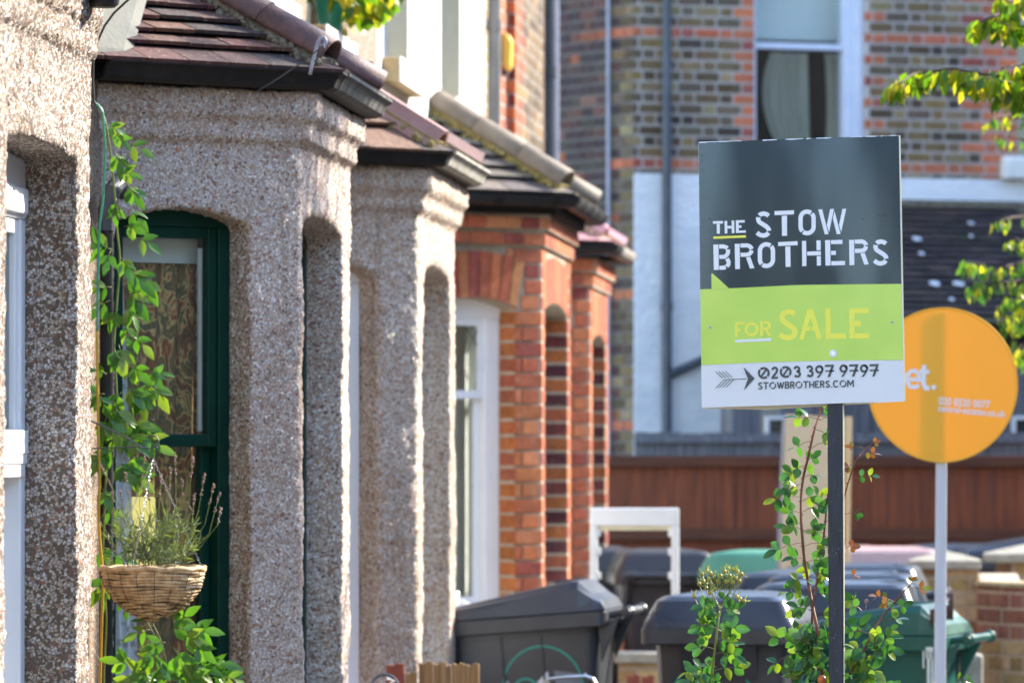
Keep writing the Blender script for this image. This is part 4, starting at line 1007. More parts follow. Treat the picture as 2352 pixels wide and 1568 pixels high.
for i,(x0,x1,yt) in enumerate(((962,994,1518),(996,1024,1520),(1026,1036,1524),(1040,1068,1519),(1070,1100,1522),(1103,1135,1521),(1138,1170,1524),(1173,1205,1521),(1208,1240,1523),(1243,1275,1524),(1280,1312,1523),(1320,1350,1524),(1356,1390,1526),(1395,1430,1527),(1440,1470,1545),(1473,1502,1547))): pale(x0,x1,yt,'wood_raw' if i<14 else 'wood_red','board',random.uniform(-.006,.008),random.uniform(0,.01))


# ================================================================== wheelie bins
def rbox(mb, x0,x1,y0,y1,z, r=.05, n=5):
    pts=[]
    for (cx,cy,a0) in ((x1-r,y1-r,0),(x0+r,y1-r,90),(x0+r,y0+r,180),(x1-r,y0+r,270)):
        for i in range(n+1):
            a=R(a0+90*i/n); pts.append((cx+r*math.cos(a),cy+r*math.sin(a),z))
    return pts
def loft(mb, rings, cap=True, col=None):
    n=len(rings[0]); pts=[p for r in rings for p in r]; fs=[]
    for i in range(len(rings)-1):
        for k in range(n): fs.append((i*n+k,i*n+(k+1)%n,(i+1)*n+(k+1)%n,(i+1)*n+k))
    if cap: fs.append(tuple(range(n))[::-1]); fs.append(tuple(range((len(rings)-1)*n,len(rings)*n)))
    mb.poly(pts,fs,col)
def make_bin(px,Y,rz,label,bodym,lidm,group,logo=False,scale=1.,lean=0,dome=False,lx=0.,name='wheelie_bin'):
    c=P(px,HZ,Y); e=empty(name,(c.x,c.y,0),label,'bin',group,R(rz)); e.scale=(scale,)*3; e.rotation_euler=(0,R(lean),R(rz))
    mb=MB(); loft(mb,[rbox(mb,-.22,.24,-.20,.20,.05,.04),rbox(mb,-.30,.31,-.245,.245,.90,.05),rbox(mb,-.305,.315,-.25,.25,.94,.05)])
    for yy in (-.08,.08):      # moulded ribs below the rim on both long sides
        for s in (-1,1): mb.obox((yy-.004,s*.236,.72),(.008,0,0),(0,s*.012,.0),(0,0,.19))
        mb.obox((-.300,yy-.004,.74),(-.006,0,0),(0,.008,0),(0,0,.17))
    body=mb.build('body',bodym,e,local=True,smooth=False); bevel(body,.006,2)
    mb=MB(); loft(mb,[rbox(mb,-.355,.345,-.285,.285,.925,.04),rbox(mb,-.362,.352,-.292,.292,.93,.04),rbox(mb,-.362,.352,-.292,.292,.985,.04),rbox(mb,-.35,.34,-.28,.28,.99,.04)])
    mb.prism([(-.305,-.14,.80),(-.35,-.14,.93),(-.30,-.14,.93)],(0,.28,0))
    bevel(mb.build('rim',bodym,e,local=True),.005,2)
    # lid: sloping deck, raised towards the hinge, chamfered at the back
    mb=MB(); prof=[(-.345,.992),(-.338,1.010),(-.325,1.035),(.10,1.098),(.215,1.112),(.245,1.110),(.30,1.055),(.335,1.03),(.35,.992)]
    m=len(prof); ys=[(-.288,0),(-.276,.75),(-.25,1),(-.12,1.03),(.12,1.03),(.25,1),(.276,.75),(.288,0)]; vs=[]
    for (yy,k) in ys:
        for (x,z) in prof: vs.append((x*(1 if abs(yy)<.28 else .99),yy,.992+(z-.992)*k))
    fs=[(j*m+i,j*m+i+1,(j+1)*m+i+1,(j+1)*m+i) for j in range(len(ys)-1) for i in range(m-1)]
    fs.append(tuple(j*m for j in range(len(ys)))); fs.append(tuple(j*m+m-1 for j in range(len(ys)))[::-1])
    fs.append(tuple(range(m))); fs.append(tuple(range((len(ys)-1)*m,len(ys)*m))[::-1])
    mb.poly(vs,fs)
    if dome:
        mb=MB(); loft(mb,[rbox(mb,-.36,.35,-.29,.29,.985,.04),rbox(mb,-.352,.342,-.282,.282,1.01,.04),rbox(mb,-.31,.31,-.245,.245,1.088,.045),rbox(mb,-.285,.29,-.22,.22,1.104,.05),rbox(mb,-.15,.18,-.13,.13,1.118,.05)])
    for yy in (-.10,-.07,-.04,-.01,.02,.05,.08): mb.obox((.13,yy,1.117-.012),(.10,0,.0),(0,.012,0),(0,0,.014))
    lid=mb.build('lid',lidm,e,local=True); bevel(lid,.008,3)
    mb=MB()
    mb.tube([(.34,-.17,.965),(.43,-.17,.975)],.017,8); mb.tube([(.34,.17,.965),(.43,.17,.975)],.017,8); mb.tube([(.43,-.25,.975),(.43,.25,.975)],.018,10)
    for yy in (-.22,-.19,.19,.22): mb.tube([(.43,yy-.007,.975),(.43,yy+.007,.975)],.026,10)
    mb.prism([(.31,-.23,.93),(.40,-.23,.96),(.31,-.23,.78)],(0,.03,0)); mb.prism([(.31,.20,.93),(.40,.20,.96),(.31,.20,.78)],(0,.03,0))
    h=mb.build('handle',bodym,e,local=True); bevel(h,.004)
    for s in (-1,1):
        mb=MB(); mb.tube([(.27,s*.20,.10),(.27,s*.25,.10)],.10,20); bevel(mb.build('wheel','rubber',e,local=True),.012,2)
    if logo:
        mb=MB(); y0=-.2415
        def lp(x,z):
            x+=lx; z+=.065      # a spot on the tapering long side, 3 mm proud of it
            k=(z-.05)/.85
            return (x,-.20-.045*k-.003,z) if logo!='end' else (-.22-.08*k-.003,-x,z)
        def arc(cx,cz,r,a0,a1,w,n=20,sx=1):
            for i in range(n):
                a=R(a0+(a1-a0)*i/n); b=R(a0+(a1-a0)*(i+1)/n)
                q=[lp(cx+sx*rr*math.cos(t),cz+rr*math.sin(t)) for t,rr in ((a,r-w/2),(b,r-w/2),(b,r+w/2),(a,r+w/2))]
                mb.poly(q,[(0,1,2,3)])
        arc(-.03,.63,.17,-10,200,.007,26,.95)
        arc(-.10,.625,.05,-60,200,.008); arc(-.135,.60,.028,60,300,.007)
        for (x,z,w,h_) in ((-.16,.555,.10,.012),(-.15,.53,.28,.016),(-.10,.57,.012,.03),(-.03,.565,.20,.009),(.0,.585,.14,.008),(-.12,.50,.20,.010)):
            q=[lp(x,z),lp(x+w,z),lp(x+w,z+h_),lp(x,z+h_)]; mb.poly(q,[(0,1,2,3)])
        mb.build('emblem','logo_green',body,local=True,fixn=False)
        mb=MB(); q=[lp(.03,.44),lp(.17,.44),lp(.12,.68),lp(.02,.70)]; mb.poly([(x,y+.0015,z) if logo!='end' else (x+.0015,y,z) for x,y,z in q],[(0,1,2,3)]); mb.build('sticker','label_blue',body,local=True,fixn=False)
        mb=MB(); q=[lp(-.03,.47),lp(.0,.47),lp(-.004,.70),lp(-.05,.66)]; mb.poly([(x,y-.0015,z) if logo!='end' else (x-.0015,y,z) for x,y,z in q],[(0,1,2,3)])
        for (x,z) in ((-.17,.665),(.145,.675),(.08,.62)): mb.ball(lp(x,z),.006,8,5)
        mb.build('sticker','logo_white',body,local=True,fixn=False)
    return e
G='wheelie bins standing in the front yards'
make_bin(1258,22.9,-4,'large charcoal wheelie bin with a green emblem, beside the raw timber fence','bin_grey','bin_lid',G,True,1.0,lean=-4.5,lx=.10)
make_bin(1680,21.4,84,'charcoal wheelie bin with a green emblem just left of the for sale post','bin_grey','bin_lid',G,'end',1.0,dome=True)
gb=make_bin(2010,22.1,-12,'dark green wheelie bin streaked with white paint, right of the for sale post','bin_green','bin_green',G,False,.95)
mb=MB()
for (x,w,z0,z1) in ((.275,.030,.90,.945),(.280,.012,.62,.93),(.297,.008,.78,.93),(.262,.006,.86,.93)): mb.obox((x,-.2925,z0),(w,0,0),(0,-.004,0),(0,0,z1-z0))
mb.build('paint_drip','drip',gb,local=True)
make_bin(1925,23.4,-6,'slate lidded bin directly behind the dark green bin','bin_grey','bin_lid',G,dome=True)
make_bin(1938,25.2,-4,'second slate lidded bin behind the dark green bin','bin_grey','bin_lid',G,dome=True)
make_bin(1958,27.2,-4,'farthest slate lidded bin in the line behind the dark green bin','bin_grey','bin_lid',G,dome=True)
make_bin(1842,25.6,84,'slate lidded bin half hidden by the for sale post and the rose','bin_grey','bin_lid',G,dome=True)
make_bin(1330,32.2,10,'charcoal bin half hidden by the white frame, against the red brick bay','bin_grey','bin_grey',G,dome=True)
make_bin(1520,31.4,-82,'charcoal bin seen through and beside the white frame','bin_grey','bin_grey',G,dome=True)
make_bin(1750,31.0,-100,'bin with a mint green lid by the beige leaning board','bin_green','bin_mint',G,dome=True)
make_bin(2020,32.2,5,'brown bin with a faded pink lid in front of the red brown fence','bin_brown','bin_pink',G,dome=True)
make_bin(1905,32.6,5,'brown bin with a pink lid next to the for sale post','bin_brown','bin_pink',G)
make_bin(2205,33.4,8,'slate blue lidded bin behind the capped pier, left of the dark gap','bin_lid','bin_lid',G,dome=True)
make_bin(2345,33.0,8,'blue grey lidded bin showing above the right hand pier cap','bin_lid','bin_lid',G,scale=1.06)

# ================================================================== white frame stand
e=empty('white_frame',tuple(P(1457,HZ,26.5)),'white upright frame with a wide top rail, standing behind the charcoal bin','frame'); e.location.z=0
Yw=26.5
def pb(mb,x0,x1,y0,y1,Y,dY):
    a=P(x0,y1,Y); b=P(x1,y0,Y); mb.box(a.x,b.x,Y,Y+dY,a.z,b.z)
mb=MB(); pb(mb,1355,1559,1166,1208,Yw,.03); bevel(mb.build('top_rail','white_paint',e),.008)
mb=MB(); pb(mb,1366,1550,1208,1217,Yw+.01,.04); mb.build('top_rail_edge','timber_cream',e)
for (x0,x1) in ((1355,1372),(1542,1559)):
    mb=MB(); a=P(x0,1208,Yw); b=P(x1,1208,Yw); mb.box(a.x,b.x,Yw,Yw+.035,0,a.z)
    for zz in (1222,1265,1320): q=P((x0+x1)/2+(10 if x0<1400 else -10),zz,Yw); mb.box(q.x-.012,q.x+.012,Yw+.005,Yw+.03,q.z-.02,q.z+.015)
    bevel(mb.build('leg','white_paint',e),.004)

# leaning beige board
e=empty('leaning_board',tuple(P(1850,HZ,28)),'tall beige board with a grey edge leaning upright behind the rose','board'); e.location.z=0
Yb=28.4
t=[P(1806,950,Yb),P(1938,958,Yb)]; bt=[P(1790,1400,Yb),P(1936,1400,Yb)]
for q in bt: q.y-=.12
mb=MB(); mb.prism([bt[0],bt[1],t[1],t[0]],(0,.03,0)); o=mb.build('face','board_beige',e); 
mb=MB(); mb.prism([bt[0]+Vector((-.022,.0,0)),bt[0]+Vector((-.003,0,0)),t[0]+Vector((-.003,0,0)),t[0]+Vector((-.022,.0,-.05))],(0,.035,0)); mb.build('edge','board_edge',e)
mb=MB(); mb.prism([P(1941,1400,Yb+.1),P(1949,1400,Yb+.1),P(1957,956,Yb+.1),P(1941,956,Yb+.1)],(0,.03,0)); mb.build('back_board','board_beige',e)

# ================================================================== piers and garden walls
def pier(px0,px1,Y,label,capx0,capx1,ycap,dy=.32):
    a=P(px0,HZ,Y); b=P(px1,HZ,Y); e=empty('brick_pier',((a.x+b.x)/2,Y+.15,0),label,'pier','capped brick gate piers'); zc=P(0,ycap,Y).z
    mb=MB(); mb.box(a.x+.003,b.x-.003,Y+.003,Y+dy-.003,0,zc); core=mb.build('body','mortar_buff',e)
    mb=MB(); w=b.x-a.x
    bricks(mb,(a.x,Y+.003,0),(1,0,0),(0,-1,0),w,0,zc,lambda x,z,r:pick(BUFF))
    bricks(mb,(b.x-.003,Y,0),(0,1,0),(1,0,0),dy,0,zc,lambda x,z,r:pick(BUFF)); bricks(mb,(a.x+.003,Y+dy,0),(0,-1,0),(-1,0,0),dy,0,zc,lambda x,z,r:pick(BUFF))
    mb.build('brick_facing','brick',core,color=True)
    ca=P(capx0,HZ,Y).x; cb=P(capx1,HZ,Y).x; cy0=Y-.045; cy1=Y+dy+.045; zp=zc+.045; mx=(ca+cb)/2; my=(cy0+cy1)/2
    mb=MB(); mb.poly([(ca,cy0,zc),(cb,cy0,zc),(cb,cy1,zc),(ca,cy1,zc),(ca,cy0,zp),(cb,cy0,zp),(cb,cy1,zp),(ca,cy1,zp),(mx,my,zp+.055)],[(0,3,2,1),(0,1,5,4),(1,2,6,5),(2,3,7,6),(3,0,4,7),(4,5,8),(5,6,8),(6,7,8),(7,4,8)])
    bevel(mb.build('cap','coping',e),.006); return e
pier(2112,2246,30.6,'buff brick pier with a shallow pyramid cap, behind the white sign pole',2085,2253,1303)
pier(2287,2440,31.0,'buff brick pier with a pyramid cap at the right picture edge',2258,2462,1287)
# curving wall at the right
e=empty('garden_wall',tuple(P(2300,HZ,27)),'curving buff brick garden wall topped by red brick courses at the right edge','wall'); e.location.z=0
ztop=P(0,1343,27.2).z
pa=P(2243,HZ,27.6); curve=[Vector((pa.x,27.6,0)),Vector((pa.x+.12,27.28,0)),Vector((pa.x+.30,27.02,0)),Vector((pa.x+.55,26.85,0)),Vector((pa.x+1.0,26.7,0))]
mb=MB()
for i in range(len(curve)-1):
    a,b=curve[i],curve[i+1]; u=(b-a); n=Vector((u.y,-u.x,0)).normalized()
    mb.obox(a-n*.22,u,n*.216,Zv*(ztop-.004))
mb.obox(Vector((pa.x+.02,27.6,0)),Vector((0,3.0,0)),Vector((.2,0,0)),Zv*(ztop-.004))
core=mb.build('body','mortar_buff',e)
mb=MB()
for i in range(len(curve)-1):
    a,b=curve[i],curve[i+1]; u=(b-a); n=Vector((u.y,-u.x,0)).normalized()
    bricks(mb,a-n*.004,u,n,u.length,0,ztop,lambda x,z,r:pick([(3,(.27,.12,.09)),(2,(.22,.095,.075))]) if z>ztop-.22 else pick(BUFF),u_off=.1*i)
    mb.obox(a-n*.23+Zv*ztop,u,n*.245,Zv*.02,(.40,.34,.22))
bricks(mb,(pa.x+.016,30.6,0),(0,-1,0),(-1,0,0),3.0,0,ztop,lambda x,z,r:pick(BUFF))
mb.build('brick_facing','brick',core,color=True)
# stub of an old wall and a block beside the sign pole
e=empty('wall_stub',tuple(P(2196,HZ,24.5)),'narrow stub of dark old brick beside the foot of the white sign pole','wall'); e.location.z=0
a=P(2184,HZ,24.5); b=P(2211,HZ,24.5); zt=P(0,1432,24.5).z; mb=MB(); mb.box(a.x,b.x,24.5,24.75,0,zt); core=mb.build('body','mortar_dark',e)
mb=MB(); bricks(mb,(a.x,24.502,0),(1,0,0),(0,-1,0),b.x-a.x,0,zt,lambda x,z,r:pick([(1,(.20,.12,.10)),(1,(.30,.25,.2)),(1,(.09,.05,.05))]),bond='s',proud=.008); bricks(mb,(b.x-.002,24.5,0),(0,1,0),(1,0,0),.25,0,zt,lambda x,z,r:pick(BUFF)); mb.build('brick_facing','brick',core,color=True)
mb=MB(); q=P(2228,1500,26.3); mb.box(q.x-.08,q.x+.06,26.3,26.5,0,P(0,1496,26.3).z); o=mb.build('stone_block','coping'); bevel(o,.02); tag(o,'grey stone block between the stub of old wall and the capped pier','block')
mb=MB(); q0=P(2136,1400,21.75); q1=P(2186,1387,21.75)
for i in range(10):
    pass
pr=[(.055*math.cos(math.pi*t/8),-.055*math.sin(math.pi*t/8)) for t in range(9)]; pr=pr+[(x*.9,z*.9) for x,z in pr[::-1]]
n=len(pr); vs=[q0+Vector((0,x*1.1,z)) for x,z in pr]+[q1+Vector((0,x*1.1,z)) for x,z in pr]; mb.poly(vs,[(i,(i+1)%n,(i+1)%n+n,i+n) for i in range(n)]+[tuple(range(n)),tuple(range(n,2*n))])
for t in (.5,.98): c=q0+(q1-q0)*t; mb.tube([c-Vector((.008,0,0))-Zv*.0,c+Vector((.008,0,0))],.06,12)
o=mb.build('gutter_offcut','hip_brown'); tag(o,'short brown gutter offcut lying on the dark green bin edge near the white pole','gutter piece')
# front dwarf wall behind the bins
e=empty('dwarf_wall',tuple(P(1470,HZ,27)),'low buff brick wall with a stone coping between the two charcoal bins','wall'); e.location.z=0
a=P(1420,HZ,27.5); b=P(1640,HZ,27.5); zt=P(0,1494,27.5).z
mb=MB(); mb.box(a.x,b.x,27.503,27.7,0,zt-.05); core=mb.build('body','mortar_buff',e); mb=MB(); bricks(mb,(a.x,27.503,0),(1,0,0),(0,-1,0),b.x-a.x,0,zt-.05,lambda x,z,r:pick(BUFF)); mb.build('brick_facing','brick',core,color=True)
mb=MB(); mb.box(a.x-.02,b.x+.02,27.46,27.74,zt-.05,zt); bevel(mb.build('coping','coping',e),.008)
# bicycle-like curved metal bits poking up at the bottom
e=empty('curved_handle',tuple(P(888,1568,19)),'dark curved metal ring with white inside at the bottom left of the raw fence','handle')
mb=MB(); mb.tube([P(884+28*math.cos(R(t))*1.05,1574-26*math.sin(R(t)),19+.02*math.sin(R(t))) for t in range(-20,230,12)],.0055,8); mb.build('ring','dark_pipe',e)
mb=MB(); mb.tube([P(884,1580,19),P(905,1562,19),P(888,1557,19)],.005,8); mb.build('inner_bar','white_paint',e)
mb=MB(); mb.tube([P(x,y,20.5) for x,y in ((1240,1575),(1262,1558),(1300,1554),(1345,1552),(1362,1558),(1372,1575))],.006,8); o=mb.build('metal_hoop','metal'); tag(o,'bent pale metal hoop in front of the charcoal bin at the bottom edge','hoop')

# ================================================================== estate signs
Ys=15.0
def S6(x,y): return (1579.1+.21974*x,459.4+.21974*y)
def S7(x,y): return (1579.1+.21974*x,775.2+.21974*y)
sign=empty('for_sale_sign',tuple(P(1915,HZ,Ys+.03)),'charcoal, lime and white for sale board on a black timber post','sign'); sign.location.z=0
def flat(name,m,polys,lift,parent,mapf=S6,dirs=1):
    mb=MB()
    for pl in polys:
        pts=[P(*mapf(x,y),Ys-lift) for x,y in pl]; mb.prism(pts,(0,.0006,0))
    return mb.build(name,m,parent)
board=[(1604,327),(2065,311),(2077,921),(1612,936)]
mb=MB(); mb.prism([P(x,y,Ys) for x,y in board],(0,.005,0)); bd=mb.build('board','sign_white',sign)
idm=lambda x,y:(x,y)
gtop=[(1608.3,664.6),(1675,662),(1750,658.5),(1821,654.8),(1887,653.6),(2070.3,651.9)]
gbot=[(2075.2,826.3),(1908.7,827.5),(1760,831.5),(1610.9,838.3)]
def strip(name,m,pl,lift): return flat(name,m,[pl],lift,bd,idm)
mb=MB(); strip('charcoal_panel','sign_black',[(1604.6,327.9),(1835,318),(2064.5,312)]+gtop[::-1],.0012)
strip('lime_panel','sign_green',gtop+gbot,.0012)
# fluted open edge down the right and a second sheet behind
mb=MB(); mb.prism([P(2065.2,311,Ys-.0013),P(2068,311.3,Ys-.0013),P(2079.4,920,Ys-.0013),P(2076.6,921,Ys-.0013)],(0,.006,0)); mb.build('open_edge','sign_pale',bd)
mb=MB(); mb.prism([P(1610,329,Ys+.05),P(2066,315,Ys+.05),P(2077,921.5,Ys+.05),P(1760,941,Ys+.05),P(1614,937.5,Ys+.05)],(0,.005,0)); mb.build('rear_board','sign_pale',sign)
# torn, curling skin along the top edge
mb=MB()
x=1606
while x<2062:
    w=random.uniform(6,22); y=327-(x-1604)*16/461
    if random.random()<.55: mb.prism([P(x,y+random.uniform(.6,2.2),Ys-.003),P(x+w,y+random.uniform(.3,1.8)-w*.035,Ys-.003),P(x+w,y-w*.035-.8,Ys-.002),P(x,y-.8,Ys-.002)],(0,.002,0))
    x+=w
mb.build('torn_edge','sign_white',bd)
def stroke(pts,w):
    out=[]; n=len(pts); Lp=[];Rp=[]
    for i in range(n):
        p=Vector(pts[i]); a=(Vector(pts[i])-Vector(pts[i-1])).normalized() if i>0 else None; b=(Vector(pts[i+1])-Vector(pts[i])).normalized() if i<n-1 else None
        if a is None: a=b
        if b is None: b=a
        na=Vector((-a.y,a.x)); nb=Vector((-b.y,b.x)); m=(na+nb); m=m/max(m.length_squared/2,.3); Lp.append(p+m*w/2); Rp.append(p-m*w/2)
    for i in range(n-1): out.append([tuple(Lp[i]),tuple(Lp[i+1]),tuple(Rp[i+1]),tuple(Rp[i])])
    return out
def smooth(pts,k=5):
    """Catmull-Rom through the points"""
    if len(pts)<3: return pts
    q=[pts[0]]+list(pts)+[pts[-1]]; out=[]
    for i in range(1,len(q)-2):
        p0,p1,p2,p3=[Vector(v) for v in q[i-1:i+3]]
        for j in range(k):
            t=j/k; out.append(tuple(.5*((2*p1)+(-p0+p2)*t+(2*p0-5*p1+4*p2-p3)*t*t+(-p0+3*p1-3*p2+p3)*t**3)))
    out.append(tuple(pts[-1])); return out
def stadium(cx,yt,yb,r,w,g0=48,g1=228,gap=5):
    def arcp(cy,a0,a1,n=14): return [(cx+r*math.cos(R(a)),cy-r*math.sin(R(a))) for a in [a0+(a1-a0)*i/n for i in range(n+1)]]
    p1=arcp(yt,g0+gap,180)+arcp(yb,180,g1-gap,8); p2=arcp(yb,g1+gap,360,16)+arcp(yt,0,g0-gap,8)
    return stroke(p1,w)+stroke(p2,w)
def off(pl,dx,dy): return [[(x+dx,y+dy) for x,y in q] for q in pl]
def Sg(dx,dy):
    a=stroke(smooth([(848,166),(828,151),(795,143),(765,150),(752,163)]),46)+stroke(smooth([(741,180),(740,205),(752,230),(785,252),(822,276),(846,300),(852,322)]),46)+stroke(smooth([(846,341),(828,362),(795,371),(758,364),(726,341)]),46)
    return off(a,dx,dy)
def Rg(dx,dy):
    a=[[(493,459),(546,457),(548,720),(498,722)]]+stroke([(553,476),(625,474),(650,483),(666,500),(670,513)],43)+stroke([(670,524),(664,546),(648,563),(622,571),(554,572)],43)+[[(612,601),(656,592),(699,712),(652,716)]]
    return off(a,dx,dy)
white=[]
white+=[[(266,222),(371,219),(371,246),(266,249)],[(305,249.5),(338,248.5),(338,352),(307,353)],[(387,219),(415,218),(417,349),(389,351)],[(461,215),(488,214),(490,346),(463,348)],[(417,270),(461,269),(461,297),(417,298)],
 [(505,212),(535,211),(536,344),(506,345)],[(536,212),(598,210),(598,235),(536,237)],[(536,266),(564,265),(564,291),(536,292)],[(537,319),(610,317),(610,341),(537,343)]]
white+=Sg(0,0)+[[(909,116),(1113,107),(1113,150),(910,159)],[(985,166),(1040,163),(1041,373),(988,375)]]+stadium(1250,190,279,68,45)
white+=[[(1367,99),(1407,97),(1474,357),(1434,358)],[(1491,94),(1531,92),(1480,338),(1456,262)],[(1536,112),(1601,355),(1560,357),(1519,192)],[(1620,92),(1659,92),(1607,335),(1584,262)]]
white+=[[(270,466),(324,464),(327,729),(275,731)]]+stroke([(331,486),(375,485),(402,493),(417,505)],43)+stroke([(423,516),(424,548),(412,574),(388,592),(332,595)],41)+stroke([(412,612),(430,645),(427,675),(410,694)],42)+stroke([(400,702),(378,707),(333,708)],42)
white+=Rg(0,0)+stadium(825,531,621,68,45)+[[(947,440),(1151,430),(1151,472),(948,481)],[(1022,487),(1075,485),(1078,697),(1026,699)]]
white+=[[(1196,427),(1240,426),(1244,689),(1199,691)],[(1251,539),(1394,534),(1394,577),(1252,580)],[(1348,422),(1392,421),(1393,524),(1349,526)],[(1351,586),(1394,585),(1395,684),(1352,686)]]
white+=[[(1438,420),(1491,418),(1496,683),(1442,685)],[(1499,419),(1620,416),(1620,460),(1500,461)],[(1500,531),(1551,530),(1551,573),(1501,574)],[(1503,639),(1647,637),(1648,680),(1503,683)]]
white+=Rg(1196,-41)+Sg(1226,291)+[[(498,1462),(878,1443),(878,1470),(499,1487)]]
flat('lettering','sign_letter',white,.0022,bd)
yel=[[(269,382),(611,368),(611,393),(270,406)]]
yel+=[[(495,1278),(525,1277),(525,1433),(498,1435)],[(526,1278),(598,1276),(598,1301),(526,1304)],[(526,1342),(556,1341),(556,1370),(526,1371)]]+stadium(670,1350,1350.5,58,30,46,226,2)
yel+=[[(759,1268),(786,1267),(789,1423),(760,1424)]]+stroke([(791,1279),(828,1278),(850,1289),(858,1312),(850,1334),(826,1345),(791,1347)],27)+[[(812,1360),(842,1357),(876,1417),(846,1420)]]
yel+=stroke(smooth([(1120,1192),(1090,1174),(1052,1168),(1010,1182),(989,1218),(996,1255),(1032,1288),(1085,1322),(1118,1355),(1122,1392),(1098,1428),(1050,1439),(1002,1428),(966,1402)],4),56)
yel+=[[(1252,1138),(1312,1137),(1408,1453),(1353,1454),(1330,1366),(1240,1366),(1215,1459),(1168,1459)],[(1440,1133),(1495,1133),(1499,1395),(1658,1393),(1658,1449),(1445,1452)]]
yel+=[[(1689,1131),(1745,1131),(1749,1446),(1694,1447)],[(1745.5,1131),(1897,1130),(1898,1183),(1746,1184)],[(1746.5,1263),(1815,1262),(1815,1317),(1747,1318)],[(1749.5,1393),(1901,1391),(1902,1446),(1750,1446)]]
flat('lettering','sign_yellow',yel,.0022,bd)
flat('arrow_mark','sign_green',[[(249,775),(254,767),(262,766),(434,923),(252,932)],[(1284,1230),(1316,1318),(1290,1322),(1278,1322),(1252,1318)],[(1280,1324),(1290,1324),(1291,1366),(1281,1366)]],.0030,bd)
ink=[[(380,435),(618,427),(618,433),(380,441)],[(585,313),(600,322),(702,426),(602,535),(590,546),(631,428)]]
for (x0,y0,x1,y1) in ((294,354,365,422),(329,352,399,420),(363,352,432,419),(398,350,467,418),(296,524,382,440),(331,522,415,441),(366,521,448,440),(400,520,482,438)): ink+=stroke([(x0,y0),(x1,y1)],6)
def zero(cx,cy): return stadium(cx,cy,cy+.1,51,23,135,315,5)+stroke([(cx-22,cy+32),(cx+24,cy-34)],20)
def three(dx,dy): return off(stroke(smooth([(1116,326),(1130,308),(1150,306),(1166,320),(1166,340),(1152,352)]),23)+stroke(smooth([(1138,352),(1160,356),(1174,376),(1168,398),(1146,407),(1120,395)]),23),dx,dy)
def nine(cx,cy): return stadium(cx,cy,cy+.1,33,22,90,450,4)[:] + [[(cx+14,cy+34),(cx+39,cy+20),(cx-2,cy+86),(cx-28,cy+87)]]
def seven(x,y): return [[(x,y),(x+96,y-3),(x+92,y+18),(x,y+21)],[(x+66,y+19),(x+92,y+18),(x+54,y+126),(x+28,y+127)],[(x+4,y+57),(x+96,y+54),(x+96,y+70),(x+4,y+73)]]
ink+=zero(797,369)+stroke(smooth([(886,336),(895,320),(914,313),(932,324),(935,348),(920,374),(890,412)]),23)+[[(876,410),(946,407),(946,428),(876,431)]]+zero(1026,358)+three(0,0)+three(133,-5)
ink+=nine(1378,331)+seven(1436,284)+nine(1631,323)+seven(1690,280)+nine(1845,322)+seven(1903,278)
U={'S':(.62,[[(.9,.2),(.6,.06),(.2,.14),(.14,.32),(.5,.5),(.88,.7),(.8,.9),(.4,.95),(.06,.82)]]),'T':(.72,[[(0,.07),(1,.07)],[(.5,.14),(.5,1)]]),
 'O':(.95,[[(.5+.43*math.cos(R(a)),.5-.43*math.sin(R(a))) for a in range(58,215,12)],[(.5+.43*math.cos(R(a)),.5-.43*math.sin(R(a))) for a in range(238,395,12)]]),
 'W':(1.0,[[(.06,0),(.3,.95)],[(.32,.95),(.5,.05)],[(.5,.1),(.7,.95)],[(.72,.95),(.94,0)]]),'B':(.62,[[(.1,0),(.1,1)],[(.2,.07),(.6,.07),(.8,.2),(.78,.38),(.6,.48),(.2,.48)],[(.62,.5),(.88,.62),(.9,.8),(.7,.93),(.2,.93)]]),
 'R':(.62,[[(.1,0),(.1,1)],[(.2,.07),(.6,.07),(.85,.2),(.82,.42),(.6,.52),(.2,.52)],[(.55,.58),(.9,1)]]),'H':(.72,[[(.1,0),(.1,1)],[(.9,0),(.9,1)],[(.2,.52),(.8,.52)]]),
 'E':(.58,[[(.1,0),(.1,1)],[(.24,.07),(.95,.07)],[(.24,.5),(.7,.5)],[(.24,.93),(.98,.93)]]),'.':(.22,[[(.5,.88),(.5,1.02)]]),
 'C':(.78,[[(.5+.45*math.cos(R(a)),.5-.45*math.sin(R(a))) for a in range(45,316,15)]]),'M':(.92,[[(.08,1),(.08,0)],[(.12,.05),(.5,.7)],[(.5,.7),(.88,.05)],[(.92,0),(.92,1)]])}
txt='STOWBROTHERS.COM'; gap=.13; tot=sum(U[c][0] for c in txt)+gap*(len(txt)-1); k=(1738-738)/tot; x=738
for c in txt:
    w,ss=U[c]
    for s_ in ss:
        pts=[(x+w*k*px_, (467-(x-738)*.0265)+72*py_) for px_,py_ in s_]
        ink+=stroke(pts,13)
    x+=(w+gap)*k
flat('lettering','sign_ink',ink,.0022,bd,S7)
c=P(*S7(1522,165),Ys); mb=MB(); mb.tube([c+Vector((0,-.0005,0)),c+Vector((0,-.004,0))],.0098,24); mb.build('washer','sign_letter',bd)
mb=MB(); mb.tube([c+Vector((0,-.004,0)),c+Vector((0,-.0065,0))],.0048,14); mb.build('screw','metal',bd)
for q in ((238,1330),(2140,1278)):
    c=P(*S6(*q),Ys); mb=MB(); mb.tube([c+Vector((0,-.001,0)),c+Vector((0,-.0032,0))],.0036,14); o=mb.build('eyelet','sign_letter',bd); mb=MB(); mb.tube([c+Vector((0,-.0032,0)),c+Vector((0,-.0038,0))],.0022,12); mb.build('hole','rubber',o)
mb=MB()   # dents and rust specks in the print
